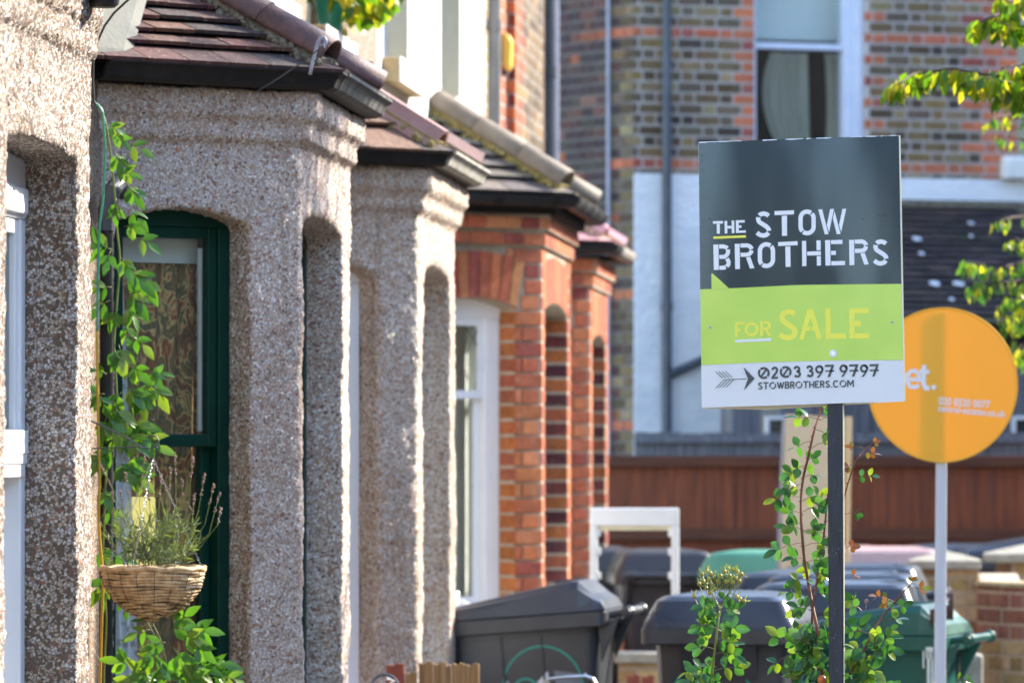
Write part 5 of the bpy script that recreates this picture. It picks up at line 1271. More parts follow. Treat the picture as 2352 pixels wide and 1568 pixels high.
for (x,y,r_) in ((2025,50,6),(1853,148,5),(1832,204,7),(2000,160,6),(2070,162,8),(2125,130,6),(2010,245,5),(235,195,9),(140,100,4),(175,178,4),(222,330,5)):
    c=P(*S6(x,y),Ys-.0012); mb.ball(c,r_*.21974/SC(Ys)*1.1,10,6,sz=.6)
mb.build('dents','sign_ink',bd)
mb=MB()
for i in range(34):
    y=random.uniform(340,640); x=1606+random.uniform(0,4)+(y-327)*.013; w=random.uniform(2,13); mb.prism([P(x,y,Ys-.0021),P(x+w,y-w*.03,Ys-.0021),P(x+w,y-w*.03+.7,Ys-.0021),P(x,y+.7,Ys-.0021)],(0,.0004,0))
for i in range(16):
    x=random.uniform(1640,2050); y=random.uniform(380,900); a=random.uniform(0,3.1); w=random.uniform(2,9); mb.prism([P(x,y,Ys-.0021),P(x+w*math.cos(a),y+w*math.sin(a),Ys-.0021),P(x+w*math.cos(a)+.5,y+w*math.sin(a)+.5,Ys-.0021),P(x+.5,y+.5,Ys-.0021)],(0,.0004,0))
mb.build('scratches','mottled_gutter',bd)
# post: lit narrow face on its right
mb=MB(); a=P(1898,925,Ys+.007); b=P(1936,925,Ys+.007); a2=P(1906.5,1640,Ys+.007); b2=P(1941,1640,Ys+.007)
for q in (a,b,a2,b2): pass
def postp(x0,x1,xb0,xb1,Y,d,ytop,m,name,parent,ybot=2700):
    t0=P(x0,ytop,Y); t1=P(x1,ytop,Y); k=(ybot-ytop)/(1568-ytop); f0=P(x0+(xb0-x0)*k,ybot,Y); f1=P(x1+(xb1-x1)*k,ybot,Y)
    mb=MB(); mb.hexa([f0,f1,f1+Vector((0,d,0)),f0+Vector((0,d,0)),t0,t1,t1+Vector((0,d,0)),t0+Vector((0,d,0))]); o=mb.build(name,m,parent); bevel(o,.003); return o
postp(1897.5,1934.5,1904,1937,Ys+.0062,.038,480,'post_black','post',sign)
postp(1935.2,1938.0,1937.6,1939.5,Ys+.0085,.034,930,'timber_cream','post_edge',sign)
mb=MB()
for i in range(80):
    x=random.uniform(1901,1933); y=random.uniform(940,1560); w=random.uniform(.6,4.5); h=random.uniform(.5,5)
    if random.random()<.5: w,h=.8,random.uniform(3,14); x=random.choice([1905,1908,1930,1931])+random.uniform(-1,1)
    s=(y-925)/643*6; mb.prism([P(x+s,y,Ys+.0058),P(x+s+w,y+random.uniform(-.5,.5),Ys+.0058),P(x+s+w*.8,y+h,Ys+.0058),P(x+s,y+h,Ys+.0058)],(0,.0005,0))
mb.build('scuffs','mottled_gutter',sign)

# round orange board on a white pole
Yo=20.6
s2=empty('to_let_sign',tuple(P(2165,HZ,Yo)),'round orange letting board on a white pole, partly behind the for sale board','sign'); s2.location.z=0
mb=MB(); cx,cy,rx,ry=2165,884,173,178; n=72
pts=[P(cx+rx*math.cos(2*math.pi*i/n)*(1 if math.cos(2*math.pi*i/n)>0 else 1.0),cy-ry*math.sin(2*math.pi*i/n),Yo) for i in range(n)]
mb.prism(pts,(0,.004,0)); ob=mb.build('board','orange',s2)
mb=MB(); ring=[]; 
for k,(s_,dy) in enumerate(((1.0,-.001),(1.006,.002),(1.0,.005))):
    pass
mb.tube([P(cx+(rx-2)*math.cos(2*math.pi*i/n),cy-(ry-2)*math.sin(2*math.pi*i/n),Yo+.002) for i in range(n+1)],.004,6); mb.build('rim','orange',ob)
postp(2152,2177,2145,2172,Yo+.012,.045,714,'post_white','post',s2,1900)
o=[c_ for c_ in s2.children if c_.name.startswith('post')][0]
def text(body,x,y,h,ang,m,name,parent,Y,bold=0.,width=None,sp=1.):
    cd=bpy.data.curves.new(name,'FONT'); cd.body=body; cd.size=1; cd.offset=bold; cd.extrude=.0; cd.space_character=sp
    t=bpy.data.objects.new(name,cd); COL.objects.link(t); dg=bpy.context.evaluated_depsgraph_get(); me=bpy.data.meshes.new_from_object(t.evaluated_get(dg)); bpy.data.objects.remove(t)
    xs=[v.co.x for v in me.vertices]; s=h; sx=(width/(max(xs)-min(xs))) if width else s; x_=min(xs)
    for v in me.vertices:
        a=(v.co.x-x_)*sx; b=v.co.y*s; px_=x+a*math.cos(R(ang))+b*math.sin(R(ang))*-1; py_=y-(b*math.cos(R(ang)))-a*math.sin(R(ang)); v.co=P(px_,py_,Y)
    return link(name,me,m,parent)
w_=14
et=stroke([(2083,870),(2112,872),(2111,861),(2102,851),(2092,852),(2083,862),(2083,876),(2091,888),(2103,889),(2111,884)],9)+stroke([(2123,838),(2121,880),(2126,891),(2135,891)],10)+stroke([(2112,852),(2135,854)],9)
mb=MB()
for i,pl in enumerate(et): mb.prism([P(x,y,Yo-.002-.0001*i) for x,y in pl],(0,.0006,0))
mb.tube([P(2144.5,889,Yo-.004),P(2144.5,889,Yo-.002)],.009,14)
mb.build('lettering','sign_letter',ob)
text('020 8520 0077',2156,928,24,-4.5,'sign_letter','lettering',ob,Yo-.002,.02,118)
text('central-estates.co.uk',2154,944,22,-5,'sign_letter','lettering',ob,Yo-.002,.02,156)

# ================================================================== plants
def rv(): 
    v=Vector((random.gauss(0,1),random.gauss(0,1),random.gauss(0,1))); return v.normalized()
def leaf(mb, base, d, nrm, Ln, W, fold=.25, droop=.25, tone=None, prof=((0,.04),(.18,.62),(.42,1.),(.7,.72),(.88,.32),(1,.02))):
    d=d.normalized(); s=d.cross(nrm)
    if s.length<1e-3: s=d.orthogonal()
    s.normalize(); nn=s.cross(d).normalized(); t=tone if tone is not None else random.random()
    mid=[];lf=[];rt=[]
    for (a,w) in prof:
        c=base+d*(a*Ln)-nn*(droop*Ln*a*a); mid.append(c); e=s*(w*W/2); up=nn*(fold*w*W/2)
        j=random.uniform(.93,1.07); lf.append(c+e*j+up); rt.append(c-e*j+up)
    n=len(prof); pts=mid+lf+rt; fs=[]
    for i in range(n-1): fs.append((i,i+1,n+i+1,n+i)); fs.append((i,2*n+i,2*n+i+1,i+1))
    mb.poly(pts,fs,(t,random.random(),0))
OVAL=((0,.05),(.15,.6),(.4,1.),(.65,.95),(.86,.55),(1,.03))
THIN=((0,.3),(.3,1),(.7,.8),(1,.05))
def towards(v,w,k): return (v*(1-k)+w*k).normalized()
CAMV=Vector((0,-1,0))
SUNH=Vector((.74,.67,0))

# ---- climbing vine on the near facet of the second bay
vine=empty('climbing_vine',tuple(P(250,1568,16.6)),'green leafed vine climbing the black downpipe beside the green sash window','climbing plant'); vine.location.z=0
lv=MB(); st=MB()
main=[(246,1640),(238,1560),(244,1420),(236,1300),(240,1180),(245,1080),(262,1000),(268,900),(262,800),(268,700),(275,600),(268,520),(262,430),(252,340),(244,290),(236,262)]
def yv(x): return 16.62+max(0,(x-250))*.0009
mp=[P(x,y,yv(x)) for x,y in smooth(main,4)]; st.tube(mp,.0035,6)
def compound(x,y,ang,n,Lf_,spread=1.,Yc=None,mbx=None,sb=None,stem=.035,tones=(0,1)):
    """a leaf of n leaflets that leaves (x,y) at an angle in the picture plane"""
    Yc=Yc or yv(x)-.02; b=P(x,y,Yc); a=R(ang); d=Vector((math.cos(a),random.uniform(-.5,.15),math.sin(a))).normalized()
    L_=stem*random.uniform(.8,1.3); e=b+d*L_; (sb or st).tube([b,b+d*L_*.5+Vector((0,0,.004)),e],.0011,5)
    k=(n-1)//2
    for i in range(k):
        for sgn in (-1,1):
            q=b+d*L_*(.45+.55*(i/max(1,k))); dd=(d*.6+Vector((-d.z,0,d.x))*sgn*.8+Vector((0,random.uniform(-.4,.3),-.25))).normalized()
            leaf(mbx or lv,q,dd,towards(towards(CAMV,Zv,random.uniform(.15,.6)),rv(),.28),Lf_*random.uniform(.75,1.),Lf_*.46,random.uniform(.1,.35),random.uniform(.1,.4),tone=random.uniform(*tones))
    leaf(mbx or lv,e,(d+Vector((0,-.1,-.25))).normalized(),towards(towards(CAMV,Zv,random.uniform(.15,.6)),rv(),.25),Lf_*random.uniform(.95,1.2),Lf_*.5,.2,random.uniform(.15,.4),tone=random.uniform(*tones))
clumps=[(246,285,-20,5,.040),(262,300,-35,5,.048),(268,345,-60,5,.055),(285,330,-30,3,.055),(270,400,-10,5,.055),(292,420,-40,5,.06),(300,480,-50,3,.06),(262,455,-80,5,.05),(280,520,-20,5,.06),(318,545,-28,3,.06),(258,575,160,5,.055),(275,590,-60,5,.06),(300,620,-40,5,.06),
 (262,660,170,3,.055),(300,665,-60,5,.06),(330,640,-50,3,.06),(285,700,-70,7,.07),(290,740,-60,5,.06),(250,690,200,3,.05),(270,790,-60,5,.055),(305,770,-50,3,.055),(300,840,-20,5,.06),(335,850,-40,5,.062),(250,860,170,3,.05),(290,890,-50,5,.06),(320,900,-60,5,.065),(345,880,-60,3,.06),(240,905,190,5,.055),(225,900,-80,3,.05),(270,930,-60,5,.065),(300,960,-50,5,.06),(245,960,-70,5,.06),(285,1000,-40,5,.06),(320,985,-30,5,.06),(260,1030,200,5,.06),(300,1040,-60,5,.065),(325,1020,-20,3,.06),(240,1040,230,5,.06),(270,1060,-50,5,.065),(300,1085,-20,5,.06),(235,1120,-60,3,.05),(245,1160,-70,3,.055),(225,1260,-30,3,.05),(252,1270,-20,3,.055),(240,1320,-120,3,.05),(225,1350,-80,3,.05),(282,1370,-60,3,.03)]
for (x,y,a,n,l) in clumps:
    l*=random.uniform(.8,1.22); compound(x+random.uniform(-6,6),y,a+random.uniform(-15,15),n,l)
    if (560<y<1120 or 330<y<520) and random.random()<.35: compound(x+random.uniform(-22,12),y+random.uniform(-15,15),random.uniform(-140,40),random.choice((3,5)),l*.85)
# the low shoots in front of the window foot
for path in ([(330,1660),(365,1560),(360,1480),(345,1440),(318,1400)],[(360,1660),(385,1560),(372,1480),(350,1430)],[(400,1660),(440,1600),(470,1560),(520,1555)],[(320,1660),(300,1600),(300,1560)]):
    sp=smooth(path,4); st.tube([P(x,y,16.4) for x,y in sp],.0022,5)
for (x,y,a,n,l) in ((325,1440,110,3,.035),(345,1445,200,3,.05),(350,1470,-100,3,.05),(385,1450,20,5,.05),(400,1440,40,5,.055),(420,1460,-10,5,.06),(440,1450,10,5,.06),(400,1490,-40,5,.06),(430,1500,-60,5,.06),(445,1480,-30,5,.055),(370,1520,-100,3,.05),(410,1530,-20,5,.065),(440,1540,10,5,.065),(470,1530,20,5,.06),(480,1550,0,5,.06),(510,1552,-5,3,.05),(300,1530,150,5,.055),(310,1555,200,5,.06),(340,1560,120,5,.06),(380,1560,60,5,.06),(420,1568,30,5,.06),(360,1500,-160,3,.05),(395,1415,60,3,.04),(380,1475,200,3,.05),(450,1510,-70,3,.05)):
    compound(x,y,a+random.uniform(-12,12),n,l,Yc=16.35+random.uniform(-.05,.05))
    if y>1500 and random.random()<.4: compound(x+random.uniform(-25,25),y+20,random.uniform(0,180),5,l,Yc=16.38)
st.build('stem','stem_green',vine,smooth=True); lv.build('leaves','leaf_vine',vine,color=True,smooth=True)
# green garden hose that turns yellow lower down
hose=empty('garden_hose',tuple(P(225,1568,16.5)),'thin hose hanging down the wall by the downpipe, green above and yellow below','hose'); hose.location.z=0
hp=smooth([(219,237),(228,246),(236,262),(239,300),(241,350),(240,400),(236,460),(229,520),(226,600),(224,700),(223,760)],5); mb=MB(); mb.tube([P(x,y,16.55) for x,y in hp],.0042,8); mb.build('green_length','cable_green',hose,smooth=True)
hp=smooth([(223,760),(224,880),(226,1000),(229,1100),(227,1200),(236,1330),(233,1440),(228,1640)],5); mb=MB(); mb.tube([P(x,y,16.55) for x,y in hp],.0042,8); mb.build('yellow_length','cable_yellow',hose,smooth=True)

# ---- hanging basket
Yk=16.35; cb_=P(351,1305,Yk); rb_=118/SC(Yk)
bk=empty('hanging_basket',tuple(cb_-Zv*.15),'round wicker hanging basket on thin chains in front of the green sash window','basket')
mb=MB(); rows=17; hb_=116/SC(Yk)
for i in range(rows):
    t=i/(rows-1); z=cb_.z-hb_*t; r_=rb_*(1-(t*.985)**2)**.62
    ph=random.uniform(0,6)
    pts=[Vector((cb_.x+(r_+.0025*math.sin(7*a+ph))*math.cos(a),cb_.y+(r_+.0025*math.sin(7*a+ph))*math.sin(a),z+.0022*math.sin(5*a+ph)+random.uniform(-.0008,.0008))) for a in [2*math.pi*k/44 for k in range(45)]]
    mb.tube(pts,[.0056+random.uniform(-.0012,.0012) for _ in pts],6,cap=False)
    if i%3==0:
        mb.tube([p+Vector((0,0,.004)) for p in pts],.003,5,cap=False)
mb.build('bowl','wicker',bk,smooth=True)
mb=MB()
prof_=[(rb_*(1-(i/11*.985)**2)**.62*.95,-hb_*i/11) for i in range(12)]
vs=[(cb_.x+r*math.cos(2*math.pi*k/36),cb_.y+r*math.sin(2*math.pi*k/36),cb_.z+z) for r,z in prof_ for k in range(36)]
mb.poly(vs,[(i*36+k,i*36+(k+1)%36,(i+1)*36+(k+1)%36,(i+1)*36+k) for i in range(11) for k in range(36)]+[tuple(range(11*36,12*36))]); mb.build('liner','soil',bk)
mb=MB(); 
for k in range(18):
    a=2*math.pi*k/18; mb.tube([(cb_.x+(r/.95+.006)*math.cos(a),cb_.y+(r/.95+.006)*math.sin(a),cb_.z+z) for r,z in prof_],.0012,4)
for zz in (0,.35,.7): r_=rb_*(1-(zz*.985)**2)**.62+.006; mb.tube([(cb_.x+r_*math.cos(2*math.pi*k/30),cb_.y+r_*math.sin(2*math.pi*k/30),cb_.z-hb_*zz) for k in range(31)],.0014,4)
mb.build('wire_frame','wire',bk)
mb=MB(); mb.tube([(cb_.x+rb_*1.01*math.cos(2*math.pi*k/40),cb_.y+rb_*1.01*math.sin(2*math.pi*k/40),cb_.z+.003*math.sin(k*1.7)) for k in range(41)],.008,8); mb.build('rim','wicker',bk,smooth=True)
mb=MB(); vs=[(cb_.x,cb_.y,cb_.z-.005)]+[(cb_.x+rb_*.97*math.cos(2*math.pi*k/30),cb_.y+rb_*.97*math.sin(2*math.pi*k/30),cb_.z-.018) for k in range(30)]; mb.poly(vs,[(0,1+k,1+(k+1)%30) for k in range(30)]); mb.build('compost','soil',bk)
top=P(352,1052,Yk)
for a in (R(-105),R(25),R(160)):
    q=cb_+Vector((rb_*math.cos(a),rb_*math.sin(a),.004)); mb=MB(); n=34
    for i in range(n):
        c0=top+(q-top)*(i/n); c1=top+(q-top)*((i+1)/n); d=(c1-c0).normalized(); s=d.cross(Vector((0,1,0)) if i%2 else Vector((1,0,0))).normalized()*.0028
        m_=(c0+c1)/2; mb.tube([c0-d*.001,m_-d*.002+s,m_+d*.002+s,c1+d*.001,m_+d*.002-s,m_-d*.002-s,c0-d*.001],.0009,4,cap=False)
    mb.build('chain','metal',bk)
mb=MB(); mb.tube(pxpath([(350,1052),(352,1038),(357,1034),(361,1028),(358,1018)],Yk),.0016,6); mb.build('hook','wire',bk)
brk=empty('basket_bracket',tuple(P(206,980,16.0)),'thin dark iron bracket with a curled tip that carries the hanging basket','bracket')
mb=MB(); mb.tube([P(x,y,16.3) for x,y in smooth([(204,964),(250,985),(300,1010),(326,1028)],4)],.0028,6)
mb.tube([P(x,y,16.32) for x,y in smooth([(203,1030),(260,1028),(320,1026),(345,1030),(358,1024),(364,1012),(358,1002),(346,1001),(340,1006)],4)],.0022,6)
mb.tube([P(204,940,16.3),P(204,1080,16.3)],.003,6); mb.build('arm','wire',brk)

# lavender growing in the basket
lav=empty('lavender',tuple(cb_),'lavender with faded flower spikes growing in the wicker basket','plant')
st=MB(); lv=MB(); fl=MB()
for i in range(52):
    a=random.uniform(0,6.28); r0=rb_*.6*math.sqrt(random.random()); b=cb_+Vector((r0*math.cos(a),r0*math.sin(a),0))
    lean=Vector((random.gauss(0,.42)+.10*math.cos(a),random.uniform(-.3,.2),1)).normalized(); H=random.uniform(.09,.20)
    if abs(lean.x)>.75: H*=.75
    m_=b+lean*H*.5+Vector((random.uniform(-.01,.01),0,.01)); e=b+lean*H+Vector((lean.x*.03,0,-.004)); st.tube([b,m_,e],.0010,4)
    for k in range(16):
        t=random.uniform(.12,.95); c=b+(e-b)*t; dd=(lean*.75+rv()*.8).normalized(); leaf(lv,c,dd,rv(),random.uniform(.022,.042),.0042,.1,random.uniform(0,.5),prof=THIN,tone=random.random()*.9)
for (x,y,x2,y2) in ((432,1130,444,1048),(405,1150,402,1042),(470,1180,492,1110),(480,1200,505,1130),(455,1150,470,1090),(300,1150,288,1085),(320,1130,332,1050),(265,1110,232,1068),(262,1180,258,1130),(365,1140,370,1090),(388,1150,392,1075),(500,1180,508,1165),(345,1160,340,1100),(420,1130,418,1100),(440,1180,447,1135),(285,1170,276,1125)):
    b=P(x*.55+351*.45+random.uniform(-8,8),1290,Yk+random.uniform(-.06,.06)); mth=P(x,y+25,Yk); e=P(x2,y2,Yk+random.uniform(-.05,.05)); st.tube([b,mth,e],.0011,4); d=(e-mth).normalized()
    for k in range(11):
        c=e-d*(.004*k*(1.0+.5*(k>7))); 
        for j in range(2): fl.ball(c+rv()*.0030,random.uniform(.0018,.0032),5,4)
st.build('stem','stem_green',lav); lv.build('leaves','leaf_lav',lav,color=True); fl.build('flower_spikes','lav_flower',lav)

# ---- the rose by the sign post
Yr=15.13
def rose(name,label,canes,sprays,extra=(),tip=None,hips=None,mat_leaf='leaf_rose',thorn=True,canem='stem_red',seed=1,Y0=Yr):
    random.seed(seed)
    r=empty(name,tuple(P(canes[0][0][0][0],1568,Y0)),label,'rose bush'); r.location.z=0; cn=MB(); lf=MB(); yg=MB(); pet=MB(); th=MB()
    for (path,r0,r1) in canes:
        sp=smooth(path,5); n=len(sp); yy=[Y0+.02*math.sin(i*.4) for i in range(n)]; pts=[P(x,y,q) for (x,y),q in zip(sp,yy)]; cn.tube(pts,[r0+(r1-r0)*i/(n-1) for i in range(n)],7)
        if thorn:
            for i in range(2,n-1,2):
                c=pts[i]; s=random.choice((-1,1)); th.poly([c+Vector((0,0,.003)),c+Vector((0,0,-.003)),c+Vector((0,.0015,0)),c+Vector((s*.0085,0,-.002))],[(0,1,3),(1,2,3),(2,0,3)])
    def spray(x,y,ang,n,l,stem,young=False):
        Yc=Y0+random.uniform(-.03,.03); b=P(x,y,Yc); a=R(ang); d=Vector((math.cos(a),random.uniform(-.45,.25),math.sin(a))).normalized(); S=stem/SC(Yc)
        pts=[b,b+d*S*.5+Vector((0,0,.003)),b+d*S+Vector((0,0,-.002))]; pet.tube(pts,.0008,5); k=(n-1)//2; tgt=yg if young else lf
        for i in range(k):
            q=pts[1] if (i==0 and k>1) else b+d*S*.88
            for sgn in (-1,1):
                dd=(d*.35+Vector((-d.z,0,d.x))*sgn+rv()*.35).normalized(); leaf(tgt,q,dd,towards(towards(CAMV,Zv,random.uniform(.1,.75)),rv(),.3),l/SC(Yc)*random.uniform(.75,1.),l/SC(Yc)*.62,random.uniform(.05,.4),random.uniform(-.1,.3),prof=OVAL,tone=random.random()**1.2)
        leaf(tgt,pts[2],(d+rv()*.25).normalized(),towards(towards(CAMV,Zv,random.uniform(.1,.7)),rv(),.3),l/SC(Yc)*random.uniform(.95,1.15),l/SC(Yc)*.64,random.uniform(.05,.35),random.uniform(0,.3),prof=OVAL,tone=random.random()**1.2)
    for q in sprays: spray(*q)
    for (x0,x1,y0,y1,cnt,l) in extra:
        for _ in range(cnt):
            spray(random.uniform(x0,x1),random.uniform(y0,y1),random.uniform(-60,240),random.choice((3,3,5)),l*random.uniform(.8,1.15),random.uniform(18,34))
    cn.build('cane',canem,r,smooth=True); pet.build('leaf_stalks','stem_red' if thorn else 'stem_green',r); lf.build('leaves',mat_leaf,r,color=True,smooth=True)
    if yg.f: yg.build('young_leaves','leaf_young',r,color=True,smooth=True)
    if thorn and th.f: th.build('thorns','stem_red',r)
    if hips:
        hp=MB(); sp_=MB()
        for (x,y) in hips:
            Yc=Y0+random.uniform(-.03,.03); c=P(x,y,Yc); hp.ball(c,.0056,9,7,sz=1.15)
            for k in range(5):
                d=(rv()+Vector((0,-.2,.8))).normalized(); leaf(sp_,c+d*.005,d,rv(),.016,.0035,.1,.1,prof=THIN,tone=random.uniform(.4,.95))
        o=hp.build('rose_hips','hips',r,smooth=True); sp_.build('sepals','leaf_lav',o,color=True)
        mb=MB(); 
        for (x,y) in hips: mb.tube([P(x,y+3,Y0),P(x+(1650-x)*.35,y+38,Y0)],.0010,5)
        mb.build('hip_stalks','stem_green',r)
    random.seed(seed+90); return r
main=[(1892,1640),(1890,1560),(1882,1470),(1868,1400),(1857,1340),(1846,1270),(1840,1180),(1843,1110),(1856,1050),(1870,990),(1884,948),(1892,925)]
rose('rose_bush','thorny rose cane with glossy leaves climbing beside the black sign post',
 [(main,.0052,.0026),([(1878,1600),(1868,1480),(1866,1400),(1880,1310),(1892,1230),(1900,1150),(1903,1120)],.0042,.0022)],
 [(1880,962,175,5,30,50),(1884,965,20,3,30,24),(1872,985,-25,3,30,32),(1876,940,10,3,26,20),(1866,1012,200,3,28,38),(1862,1030,25,3,30,40),(1850,1068,205,5,30,42),(1852,1062,40,3,26,20),(1851,1090,160,3,28,30),(1846,1110,200,5,30,44),(1848,1095,15,3,28,22),(1842,1140,185,5,32,62),(1842,1150,20,5,32,46),(1840,1178,170,3,28,24),(1843,1175,20,5,32,44),(1840,1200,200,3,28,22),(1841,1215,165,5,30,34),(1843,1222,20,3,30,30),(1843,1245,195,5,32,64),(1845,1255,15,3,30,40),(1850,1285,170,3,28,26),(1852,1290,10,5,30,36),(1855,1320,205,3,30,30),(1856,1325,20,5,30,34),(1862,1350,190,5,30,52),(1862,1360,60,3,28,26),(1868,1380,205,3,30,44),
  (1893,1225,170,3,26,20),(1890,1260,20,3,28,16),(1884,1300,190,3,28,30),(1880,1330,20,3,26,18),(1872,1370,15,5,28,30),(1870,1405,160,5,30,40),(1875,1425,15,3,28,26)],
 [(1800,1895,1440,1600,24,35),(1850,1895,1480,1600,10,36)],seed=11)
rose('rose_bush','rose branch with reddish young leaves arching right of the black sign post',
 [([(1925,1620),(1945,1560),(1985,1490),(2010,1440),(2040,1400),(2075,1360),(2092,1340)],.0036,.0014),([(1930,1180),(1945,1120),(1960,1070),(1975,1045),(2000,1020)],.0022,.0009)],
 [(2092,1342,70,3,16,14,True),(2085,1352,5,3,20,36,True),(2060,1375,200,3,18,30,True),(2055,1382,160,5,20,46,True),(2020,1410,20,5,26,60),(2010,1432,15,3,28,56),(2000,1455,170,5,28,44),(1995,1470,10,5,30,50),(1985,1490,0,5,34,60),(1980,1500,200,5,30,40),(1970,1515,-30,5,34,50),(1960,1525,180,3,30,30),(1955,1540,-20,5,34,60),(2030,1430,-40,3,24,24),
  (2000,1020,30,3,15,12,True),(1985,1030,170,3,16,30,True),(1980,1040,0,5,18,26,True),(1965,1065,200,3,18,22,True),(1952,1100,10,5,20,52),(1945,1120,160,3,16,14,True),(1942,1180,0,3,20,26),(1940,1260,20,3,20,18,True),(1942,1320,0,3,16,20,True)],
 [(1945,2035,1450,1600,16,36),(1940,1990,1390,1440,5,24)],seed=23)
rose('rose_bush','rose shoot topped by a cluster of yellow green hips, left of the post',
 [([(1628,1640),(1634,1560),(1642,1490),(1650,1420),(1654,1385)],.0040,.0026),([(1654,1400),(1640,1370),(1625,1350)],.0022,.0014),([(1654,1400),(1672,1365),(1682,1340)],.0022,.0014),([(1662,1385),(1690,1378),(1700,1375)],.0014,.001)],
 [(1652,1400,170,5,32,40),(1655,1405,20,5,30,30),(1650,1430,190,5,34,44),(1650,1440,0,5,34,38),(1645,1465,-15,5,30,40),(1642,1490,170,5,32,40),(1642,1500,0,3,30,30),(1638,1520,200,5,30,64),(1636,1540,10,5,32,60),(1634,1555,190,5,32,50),(1655,1390,60,3,24,20),(1648,1480,-30,3,30,50)],
 [(1625,1660,1400,1460,7,28),(1610,1660,1500,1600,8,30)],
 hips=[(1612,1318),(1622,1310),(1632,1316),(1640,1324),(1628,1330),(1616,1334),(1606,1340),(1634,1342),(1648,1334),(1594,1368),(1655,1322),(1664,1312),(1672,1306),(1684,1308),(1694,1312),(1703,1318),(1690,1326),(1676,1322),(1682,1336),(1668,1334),(1698,1334),(1700,1375),(1709,1380),(1692,1370),(1642,1352),(1630,1360),(1622,1350)],thorn=False,canem='stem_green',seed=37)
c=P(1888,1560,Yr-.06); mb=MB(); mb.ball(c,.0125,12,10); o=mb.build('rose_hip','hip_red',smooth=True); tag(o,'single orange rose hip low beside the black sign post','rose hip')
c=P(1990,1380,Yr-.02); mb=MB(); mb.ball(c,.006,10,8); mb.tube([c,P(1988,1402,Yr-.02)],.001,5); o=mb.build('rose_bud','lav_flower',smooth=True); tag(o,'small faded rose bud right of the black sign post above green leaves','rose bud')

# ---- street trees whose branches reach in from the right
def tree(name,label,base,H,rt,branches,Y,leafm,crown,seed,ll=.075):
    random.seed(seed); t=empty(name,base,label,'tree'); b=Vector(base)
    mb=MB(); mb.tube([b,b+Vector((.03,.02,H*.35)),b+Vector((-.02,.05,H*.7)),b+Vector((.02,0,H))],[rt,rt*.8,rt*.6,rt*.25],12); fork=b+Vector((-.01,.03,H*.62)); tr=mb.build('trunk','bark',t,smooth=True)
    lv=MB(); br=MB()
    def hang(c,n,spread,l,tn=(0,1)):
        for _ in range(n):
            d=Vector((random.uniform(-.55,.35),random.uniform(-.5,.5),-1)).normalized(); q=c+Vector((random.uniform(-1,1)*spread,random.uniform(-1,1)*spread,random.uniform(-.4,.5)*spread)); leaf(lv,q,d,towards(CAMV,rv(),.55),l*random.uniform(.7,1.15),l*.44,random.uniform(.1,.5),random.uniform(-.1,.3),tone=random.uniform(*tn))
    for (path,dens,l,spread) in branches:
        sp=smooth(path,6); pts=[P(x,y,Y+.12*math.sin(i*.3)) for i,(x,y) in enumerate(sp)]
        br.tube([fork]+pts,[.02]+[.008-.006*i/len(pts) for i in range(len(pts))],6)
        for p in pts: hang(p+Vector((0,0,-.01)),dens,spread,l)
    cx,cy,cz,rr,cnt=crown   # the rest of the crown, out of the picture to the right and above
    for k in range(26):
        a=rv(); a.z=abs(a.z)*.8; e=Vector((cx,cy,cz))+Vector((a.x*rr,a.y*rr,a.z*rr))*random.uniform(.5,1); br.tube([fork,(fork+e)/2+Vector((0,0,.15)),e],[.03,.015,.005],5)
        for _ in range(cnt): 
            q=e+Vector((random.gauss(0,1),random.gauss(0,1),random.gauss(0,.6)))*rr*.16; leaf(lv,q,rv(),rv(),l*1.1,l*.5,.2,.2)
    br.build('branches','bark',t,smooth=True); lv.build('leaves',leafm,t,color=True,smooth=True); random.seed(seed+5); return t
tree('cherry_tree','tree reaching in at the upper right with bright hanging yellow green leaves',(2.3,21.0,0),5.2,.11,
 [([(2420,150),(2330,172),(2250,170),(2190,158),(2130,165),(2095,172),(2070,190),(2052,196)],3,.072,.035),([(2420,185),(2370,195),(2320,190),(2270,182),(2230,176)],4,.072,.05),([(2400,150),(2350,148),(2300,158)],3,.07,.04),([(2420,20),(2340,22),(2290,35),(2255,50),(2245,62)],2,.07,.03),([(2400,60),(2340,60),(2305,55)],4,.07,.04),([(2400,-10),(2350,-10),(2320,2),(2300,-4)],2,.06,.02),([(2400,215),(2350,225),(2310,215)],3,.07,.04)],21.0,'leaf_tree',(2.6,22.2,6.5,.85,75),51)
tree('street_tree','tree at the right edge with small blurred leaves in front of the dark tiled roof',(2.9,25.5,0),5.0,.10,
 [([(2440,620),(2370,600),(2320,610),(2280,620),(2240,602),(2220,604)],2,.055,.04),([(2420,640),(2350,645),(2290,650),(2250,650),(2235,665)],3,.055,.045),([(2430,520),(2370,500),(2320,500),(2290,512)],1,.055,.03),([(2420,560),(2360,560),(2330,545)],3,.055,.05),([(2420,700),(2370,720),(2340,745),(2310,720)],4,.055,.06),([(2420,780),(2370,800),(2350,830),(2345,790)],4,.055,.06),([(2400,290),(2340,270),(2290,268),(2275,285)],1,.05,.03),([(2400,340),(2350,320),(2300,310)],1,.05,.03),([(2400,660),(2360,680),(2320,690)],4,.055,.06)],25.5,'leaf_bg',(3.2,25.6,3.7,.9,14),67)
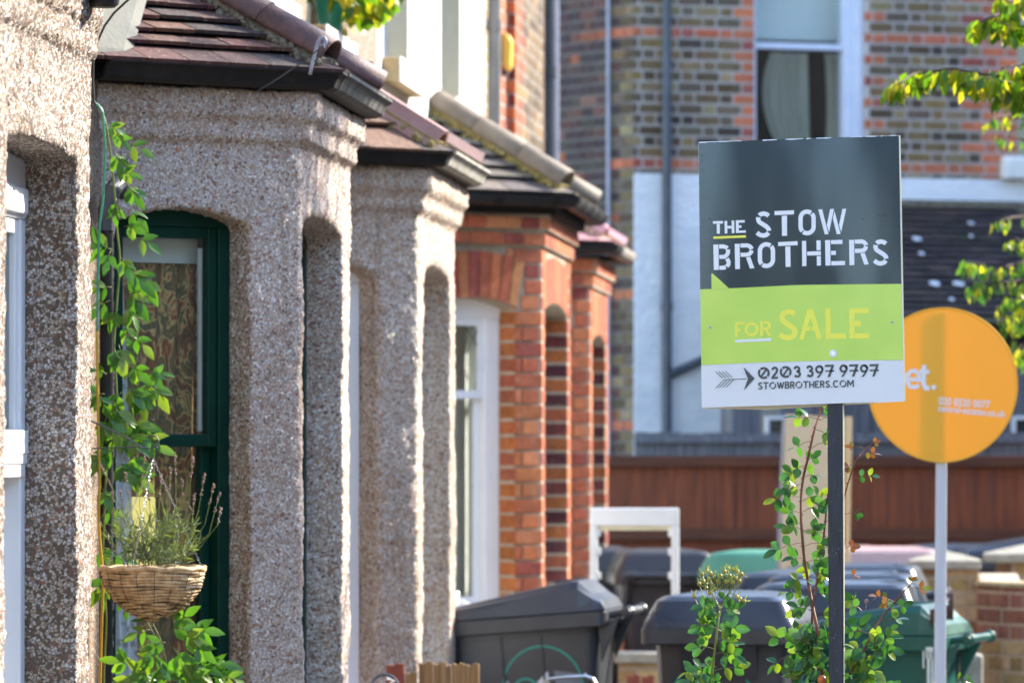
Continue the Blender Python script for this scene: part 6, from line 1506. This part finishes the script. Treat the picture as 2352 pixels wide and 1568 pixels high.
# planter on the upper sill of the third house
q=PX(770,FX+.05); 
pot=empty('planter',(FX+.035,22.75,3.32),'green glazed pot standing on an upper window sill of the pebbledashed house','planter')
mb=MB(); c=Vector((FX+.035,22.75,3.321)); mb.tube([c,c+Zv*.01,c+Zv*.16,c+Zv*.165,c+Zv*.19],[.040,.044,.062,.072,.072],18); mb.build('pot','pot_green',pot)
mb=MB(); mb.tube([c+Zv*.185,c+Zv*.192],.064,18); mb.build('compost','soil',pot)
sp=empty('potted_plant',(c.x,c.y,c.z+.19),'bright green trailing plant growing in the green pot on the sill','plant'); lv=MB(); st=MB(); random.seed(77)
for k in range(30):
    e=c+Vector((random.uniform(-.06,.20),random.uniform(-.3,1.0),random.uniform(.12,.34))); st.tube([c+Zv*.18,(c+e)/2+Zv*.14,e],.0025,5)
    for _ in range(9): leaf(lv,e+rv()*.06,Vector((random.uniform(-.2,.6),random.uniform(-.6,.6),-.6)).normalized(),rv(),.085,.06,.2,.2)
st.build('stem','stem_green',sp); lv.build('leaves','leaf_tree',sp,color=True)
mb=MB(); 
# small flowering weed at the bottom right
w=empty('garden_weed',tuple(P(2220,1568,17)),'small green weed head poking up at the bottom right corner','plant'); lv=MB()
for k in range(26): leaf(lv,P(random.uniform(2195,2240),random.uniform(1550,1600),17),rv(),rv(),.02,.009,.1,.2,prof=OVAL)
mb.tube([P(2205,1640,17),P(2212,1560,17)],.003,5); mb.build('stem','stem_green',w); lv.build('leaves','leaf_rose',w,color=True)

# ================================================================== street behind the camera, for what gloss and glass pick up
def far_house(x0,x1,y0,y1,h,m,label):
    e=empty('street_house',((x0+x1)/2,(y0+y1)/2,0),label,'house'); mb=MB(); mb.box(x0,x1,y0,y1,0,h); mb.build('wall',m,e)
    mb=MB(); mb.prism([(x0-.3,y0-.3,h),(x0-.3,y1+.3,h),(x0-.3,(y0+y1)/2,h+2.4)],(x1-x0+.6,0,0)); mb.build('roof','slate' if False else 'hip_brown',e)
far_house(-22,-9,-50,-30,6.,'mortar_buff','buff house down the street behind the viewer')
far_house(11.,17,-30,62,6.6,'terrace_brick','long dark brick terrace on the opposite side of the street')
def reflection_tree(x,y,h,w,m,label,seed):  # unseen trees added to put dark and brown streaks in the sign reflection
    random.seed(seed); e=empty('reflection_tree',(x,y,0),label,'tree'); mb=MB(); mb.tube([(x,y,0),(x,y,h*.8)],[.14,.05],8); mb.build('trunk','bark',e); lv=MB()
    for k in range(1500):
        z=random.uniform(.08,1)*h; r_=w*math.sin(min(1,(1-z/h)*2.2+.12)*math.pi/2)*random.uniform(.2,1); a=random.uniform(0,6.28); leaf(lv,Vector((x+r_*math.cos(a),y+r_*math.sin(a),z)),rv(),rv(),.34,.24,.2,.2)
    lv.build('crown',m,e,color=True)
reflection_tree(-2.5,-40,9.,.26,'leaf_brown','unseen slim copper leaved tree added behind the viewer for the sign reflection',5)
reflection_tree(-1.55,-40,9.,.42,'leaf_dark','unseen slim dark green tree added behind the viewer for the sign reflection',6)

# ================================================================== light
EL=R(31); sd=Vector((math.cos(EL)*.745,math.cos(EL)*.667,math.sin(EL)))
sun_d=bpy.data.lights.new('sun','SUN'); sun_d.energy=2.8; sun_d.angle=R(.5); sun_d.color=(1,.90,.76)
sun=bpy.data.objects.new('sun',sun_d); COL.objects.link(sun); sun.rotation_euler=sd.to_track_quat('Z','Y').to_euler()
wd=bpy.data.worlds.new('World'); scene.world=wd; wd.use_nodes=True; nt=wd.node_tree; bg=nt.nodes['Background']
sky=nt.nodes.new('ShaderNodeTexSky'); sky.sky_type='NISHITA'; sky.sun_disc=False; sky.sun_elevation=EL; sky.sun_rotation=math.atan2(sd.x,sd.y)
sky.dust_density=.5; sky.air_density=1.0
nt.links.new(sky.outputs[0],bg.inputs[0]); bg.inputs[1].default_value=.15
vs=scene.view_settings; vs.view_transform='Standard'; vs.look='None'; vs.gamma=1; vs.use_curve_mapping=False; vs.exposure=2.42
scene.cycles.max_bounces=6; scene.cycles.transparent_max_bounces=16; scene.cycles.use_denoising=True
